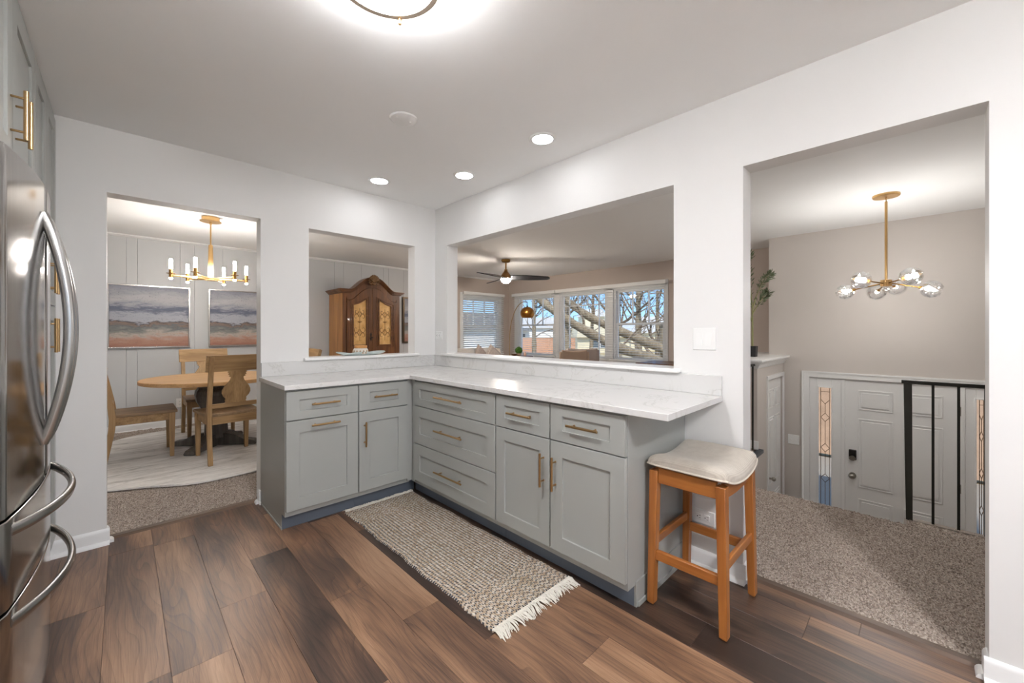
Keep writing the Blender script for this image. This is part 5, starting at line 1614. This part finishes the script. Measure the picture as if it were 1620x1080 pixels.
def twigs(b, p, d, r, L, depth, rg):
    """forking bare twigs"""
    d = d.normalized()
    pts = [p]
    q = p.copy(); dd = d.copy()
    for k in range(3):
        dd = (dd + Vector(rg.normal(size=3)) * 0.22 + Vector((0, 0, 0.06))).normalized()
        q = q + dd * L / 3
        pts.append(q.copy())
    b.tube(pts, [r * (1 - 0.45 * i / 3) for i in range(4)], 5 if depth > 1 else 3, cap=False)
    if depth > 0:
        for k in range(3 if depth > 1 else 2):
            i = int(rg.integers(1, 4))
            nd = (dd + Vector(rg.normal(size=3)) * 0.75 + Vector((0, 0, 0.1))).normalized()
            twigs(b, pts[i], nd, r * 0.55, L * 0.68, depth - 1, rg)
def leaning_tree(label, group):
    t = thing('bare_tree', (*fwd(1140, 12.5)[:2], gz(*fwd(1140, 12.5)[:2])), label, 'tree', group)
    return t
rg = np.random.default_rng(3)
GRP = 'bare trees outside the triple window'
# leaning double-limb tree close to the window
base = fwd(1165, 11.5); base.z = gz(base.x, base.y) - 0.1
lt = thing('bare_tree', base, 'big leaning bare tree whose two thick limbs cross the triple window', 'tree', GRP)
def pz(u, v, fw):
    p = fwd(u, fw); p.z = 1.243 - (v - 524.52) / 629.54 * fw
    return p
b = MB()
limb(b, [base, pz(1100, 598, 11.3), pz(1050, 574, 11.0), pz(985, 552, 10.8), pz(925, 522, 10.8), pz(880, 494, 11.0), pz(838, 460, 11.5), pz(815, 432, 12)], 0.17, 0.085)
limb(b, [pz(1120, 606, 11.4), pz(1055, 556, 11.6), pz(1005, 534, 11.8), pz(940, 505, 12.0), pz(900, 478, 12.2), pz(868, 445, 12.6), pz(840, 410, 13)], 0.16, 0.08)
b.build('trunk', M_BARK, lt, world=True, smooth=60)
b = MB()
for (u, v, fw, du, dv) in ((985, 546, 10.8, 1010, 460), (940, 505, 12, 950, 430), (925, 522, 10.8, 905, 450), (880, 490, 11, 905, 430), (860, 478, 11.3, 845, 500), (1005, 534, 11.8, 1030, 520)):
    p = pz(u, v, fw); q = pz(du, dv, fw + 0.4)
    twigs(b, p, q - p, 0.028, (q - p).length * 0.55, 2, rg)
b.build('branches', M_TWIG, lt, world=True, smooth=60)
def tree(u, fw, r, hgt, label, lean=0.0, seed=1, nb=9, spread=2.2):
    rg = np.random.default_rng(seed)
    p = fwd(u, fw); p.z = gz(p.x, p.y) - 0.05
    t = thing('bare_tree', p, label, 'tree', GRP)
    b = MB()
    side = Vector((0.713, -0.70, 0))
    path = [p, p + Vector((0, 0, hgt * 0.3)) + side * lean * 0.3, p + Vector((0, 0, hgt * 0.6)) + side * lean * 0.7, p + Vector((0, 0, hgt)) + side * lean]
    pts = limb(b, path, r, r * 0.45)
    b.build('trunk', M_BARK, t, world=True, smooth=60)
    b = MB()
    for k in range(nb):
        i = int(len(pts) * (0.40 + 0.58 * k / nb))
        a = rg.random() * 2 * PI
        d = Vector((math.cos(a), math.sin(a), 0.55 + 0.4 * rg.random()))
        twigs(b, pts[min(i, len(pts) - 1)], d, r * 0.22, spread, 2, rg)
    b.build('branches', M_TWIG, t, world=True, smooth=60)
tree(1050, 13.5, 0.30, 3.1, 'thick broken-topped trunk seen at the hall end of the triple window', 0.0, 5, 8, 1.2)
tree(978, 17.5, 0.30, 6.5, 'thick bare trunk rising behind the leaning limbs at the window division', -0.35, 8, 9, 2.4)
tree(893, 25.0, 0.42, 8.0, 'grey mossy trunk standing behind the limbs in the middle window', 0.1, 11, 9, 2.8)
tree(1010, 34.0, 0.35, 8.0, 'far bare tree with fine branches behind the middle of the triple window', 0.0, 21, 10, 3.4)
tree(935, 52.0, 0.30, 9.0, 'far bare tree above the cream house roof', 0.3, 31, 10, 3.6)
tree(845, 44.0, 0.30, 7.0, 'far bare tree above the white garage', 0.0, 41, 10, 3.2)
tree(1040, 46.0, 0.30, 8.0, 'far bare tree at the hall end of the triple window', 0.0, 51, 10, 3.6)

# brick garden wall, garage and house across the lawn
def mat_brick():
    g = G('orange_brick')
    v = g.coord()
    bt = g.n('TexBrick', {'Vector': g.mapping(v, (1, 1, 1), rot=(PI / 2, 0, 0)), 'Scale': 4.5, 'Mortar Size': 0.02, 'Color1': rgba('c8906e'), 'Color2': rgba('b27a5c'), 'Mortar': rgba('c5b5a5')})
    nz = g.noise(v, 1.5, 4.0)
    g.set(Base_Color=g.mix(g.math('MULTIPLY', nz, 0.5), bt.outputs[0], 'c99f84'), Roughness=0.9)
    return g.m
FW = 58.0
def facing_root(name, u, fw, label, cat, z):
    p = fwd(u, fw, z)
    return thing(name, p, label, cat, rz=math.radians(-44.333))
k_ = FW / 629.54
gw = facing_root('brick_wall', 858, FW, 'low orange brick garden wall across the lawn', 'wall', gz(*fwd(858, FW)[:2]) - 0.02)
MB().box(-4.6, 4.8, 0, 0.3, 0, 2.45).build('masonry', mat_brick(), gw)
MB().box(-4.65, 4.85, -0.03, 0.33, 2.45, 2.53).build('coping', plain('stone_coping', 'b9a999', 0.8), gw)
M_SIDW = plain('white_siding', 'dfe0e0', 0.6, var=0.05, scale=2)
M_SIDC = plain('cream_siding', 'd8d0b6', 0.6, var=0.05, scale=2)
M_ROOFS = plain('snowy_roof', 'cfd2d8', 0.8, var=0.12, scale=1.5)
M_ROOFD = plain('grey_shingles', '77787c', 0.9, var=0.12, scale=3)
M_WIN = plain('dark_window', '59656f', 0.15, var=0.1)
gr = facing_root('garage', 838, 70, 'white garage with a grey roof beyond the brick wall', 'building', gz(*fwd(838, 70)[:2]) - 0.02)
MB().box(-4.0, 6.8, 0, 6, 0, 4.2).build('wall', M_SIDW, gr)
MB().prism([(-4.6, 4.15), (7.4, 4.15), (5.5, 6.0), (-3.0, 6.0)], 'Y', -0.5, 6.5).build('roof', M_ROOFS, gr)
MB().box(-1.2, -0.8, -0.06, 0.0, 2.6, 3.1).build('wall_lamp', M_DARK, gr)
MB().box(-4.7, -0.2, -1.6, -0.1, 3.7, 4.05).build('canopy', M_ROOFD, gr)
ho = facing_root('house', 945, 64, 'cream sided house with a low gable roof across the lawn', 'building', gz(*fwd(945, 64)[:2]) - 0.02)
MB().box(-3.2, 5.2, 0, 8, 0, 2.6).build('wall', M_SIDC, ho)
MB().prism([(-3.4, 2.55), (5.6, 2.55), (5.6, 2.75), (2.5, 3.9), (-2.9, 4.6), (-3.4, 2.9)], 'Y', -0.6, 8.4).build('roof', plain('cream_gable', 'd9d2bb', 0.7, var=0.05), ho)
MB().prism([(-1.9, 3.9), (1.9, 3.9), (1.9, 6.1), (1.2, 6.9), (-1.2, 6.9), (-1.9, 6.1)], 'Y', 3, 7).build('dormer', M_SIDC, ho)
MB().prism([(-2.2, 6.0), (2.2, 6.0), (1.4, 7.2), (-1.4, 7.2)], 'Y', 2.6, 7.4).build('dormer_roof', M_ROOFS, ho)
for x0, x1, z0, z1, y in ((-0.7, 0.2, 0.9, 2.2, -0.05), (0.5, 1.9, 0.9, 2.2, -0.05), (-0.3, 1.0, 4.9, 5.7, 2.95)):
    f = MB(); f.ring([(x0 - .1, z0 - .1), (x1 + .1, z0 - .1), (x1 + .1, z1 + .1), (x0 - .1, z1 + .1)], [(x0, z0), (x1, z0), (x1, z1), (x0, z1)], 'Y', y - 0.05, y + 0.05)
    fo = f.build('window', M_SIDW, ho)
    MB().box(x0, x1, y, y + 0.03, z0, z1).build('pane', M_WIN, fo)
h2 = facing_root('house', 1040, 75, 'far house with a snow dusted roof behind the thick trunk', 'building', gz(*fwd(1040, 75)[:2]) - 0.02)
MB().box(-5, 7, 0, 8, 0, 3.4).build('wall', M_SIDC, h2)
MB().prism([(-5.6, 3.35), (7.6, 3.35), (4.5, 6.4), (-3.0, 6.4)], 'Y', -0.6, 8.5).build('roof', M_ROOFS, h2)
h3 = facing_root('house', 760, 40, 'neighbouring pale house seen through the half closed side blind', 'building', gz(*fwd(760, 40)[:2]) - 0.02)
MB().box(-3, 3.0, 0, 6, 0, 3.4).build('wall', M_SIDW, h3)
MB().prism([(-3.4, 3.35), (3.4, 3.35), (1.6, 5.0), (-1.6, 5.0)], 'Y', -0.5, 6.5).build('roof', M_ROOFD, h3)
struct(MB().box(3.92, 8.7, -5.2, -1.2, -1.62, -1.47).build('path', plain('concrete', '8f8a84', 0.9, var=0.08, scale=3)), 'concrete porch outside the front door')
# porch wall seen through the leaded sidelights
pw = thing('porch_wall', (8.8, -4.1, LZ - 0.1), 'tan porch wall seen blurred through the leaded sidelights', 'wall')
MB().box(0, 0.25, -3.5, 3.5, 0, 2.4).build('masonry', plain('tan_stucco', 'c9a88f', 0.9, var=0.3, scale=5), pw)
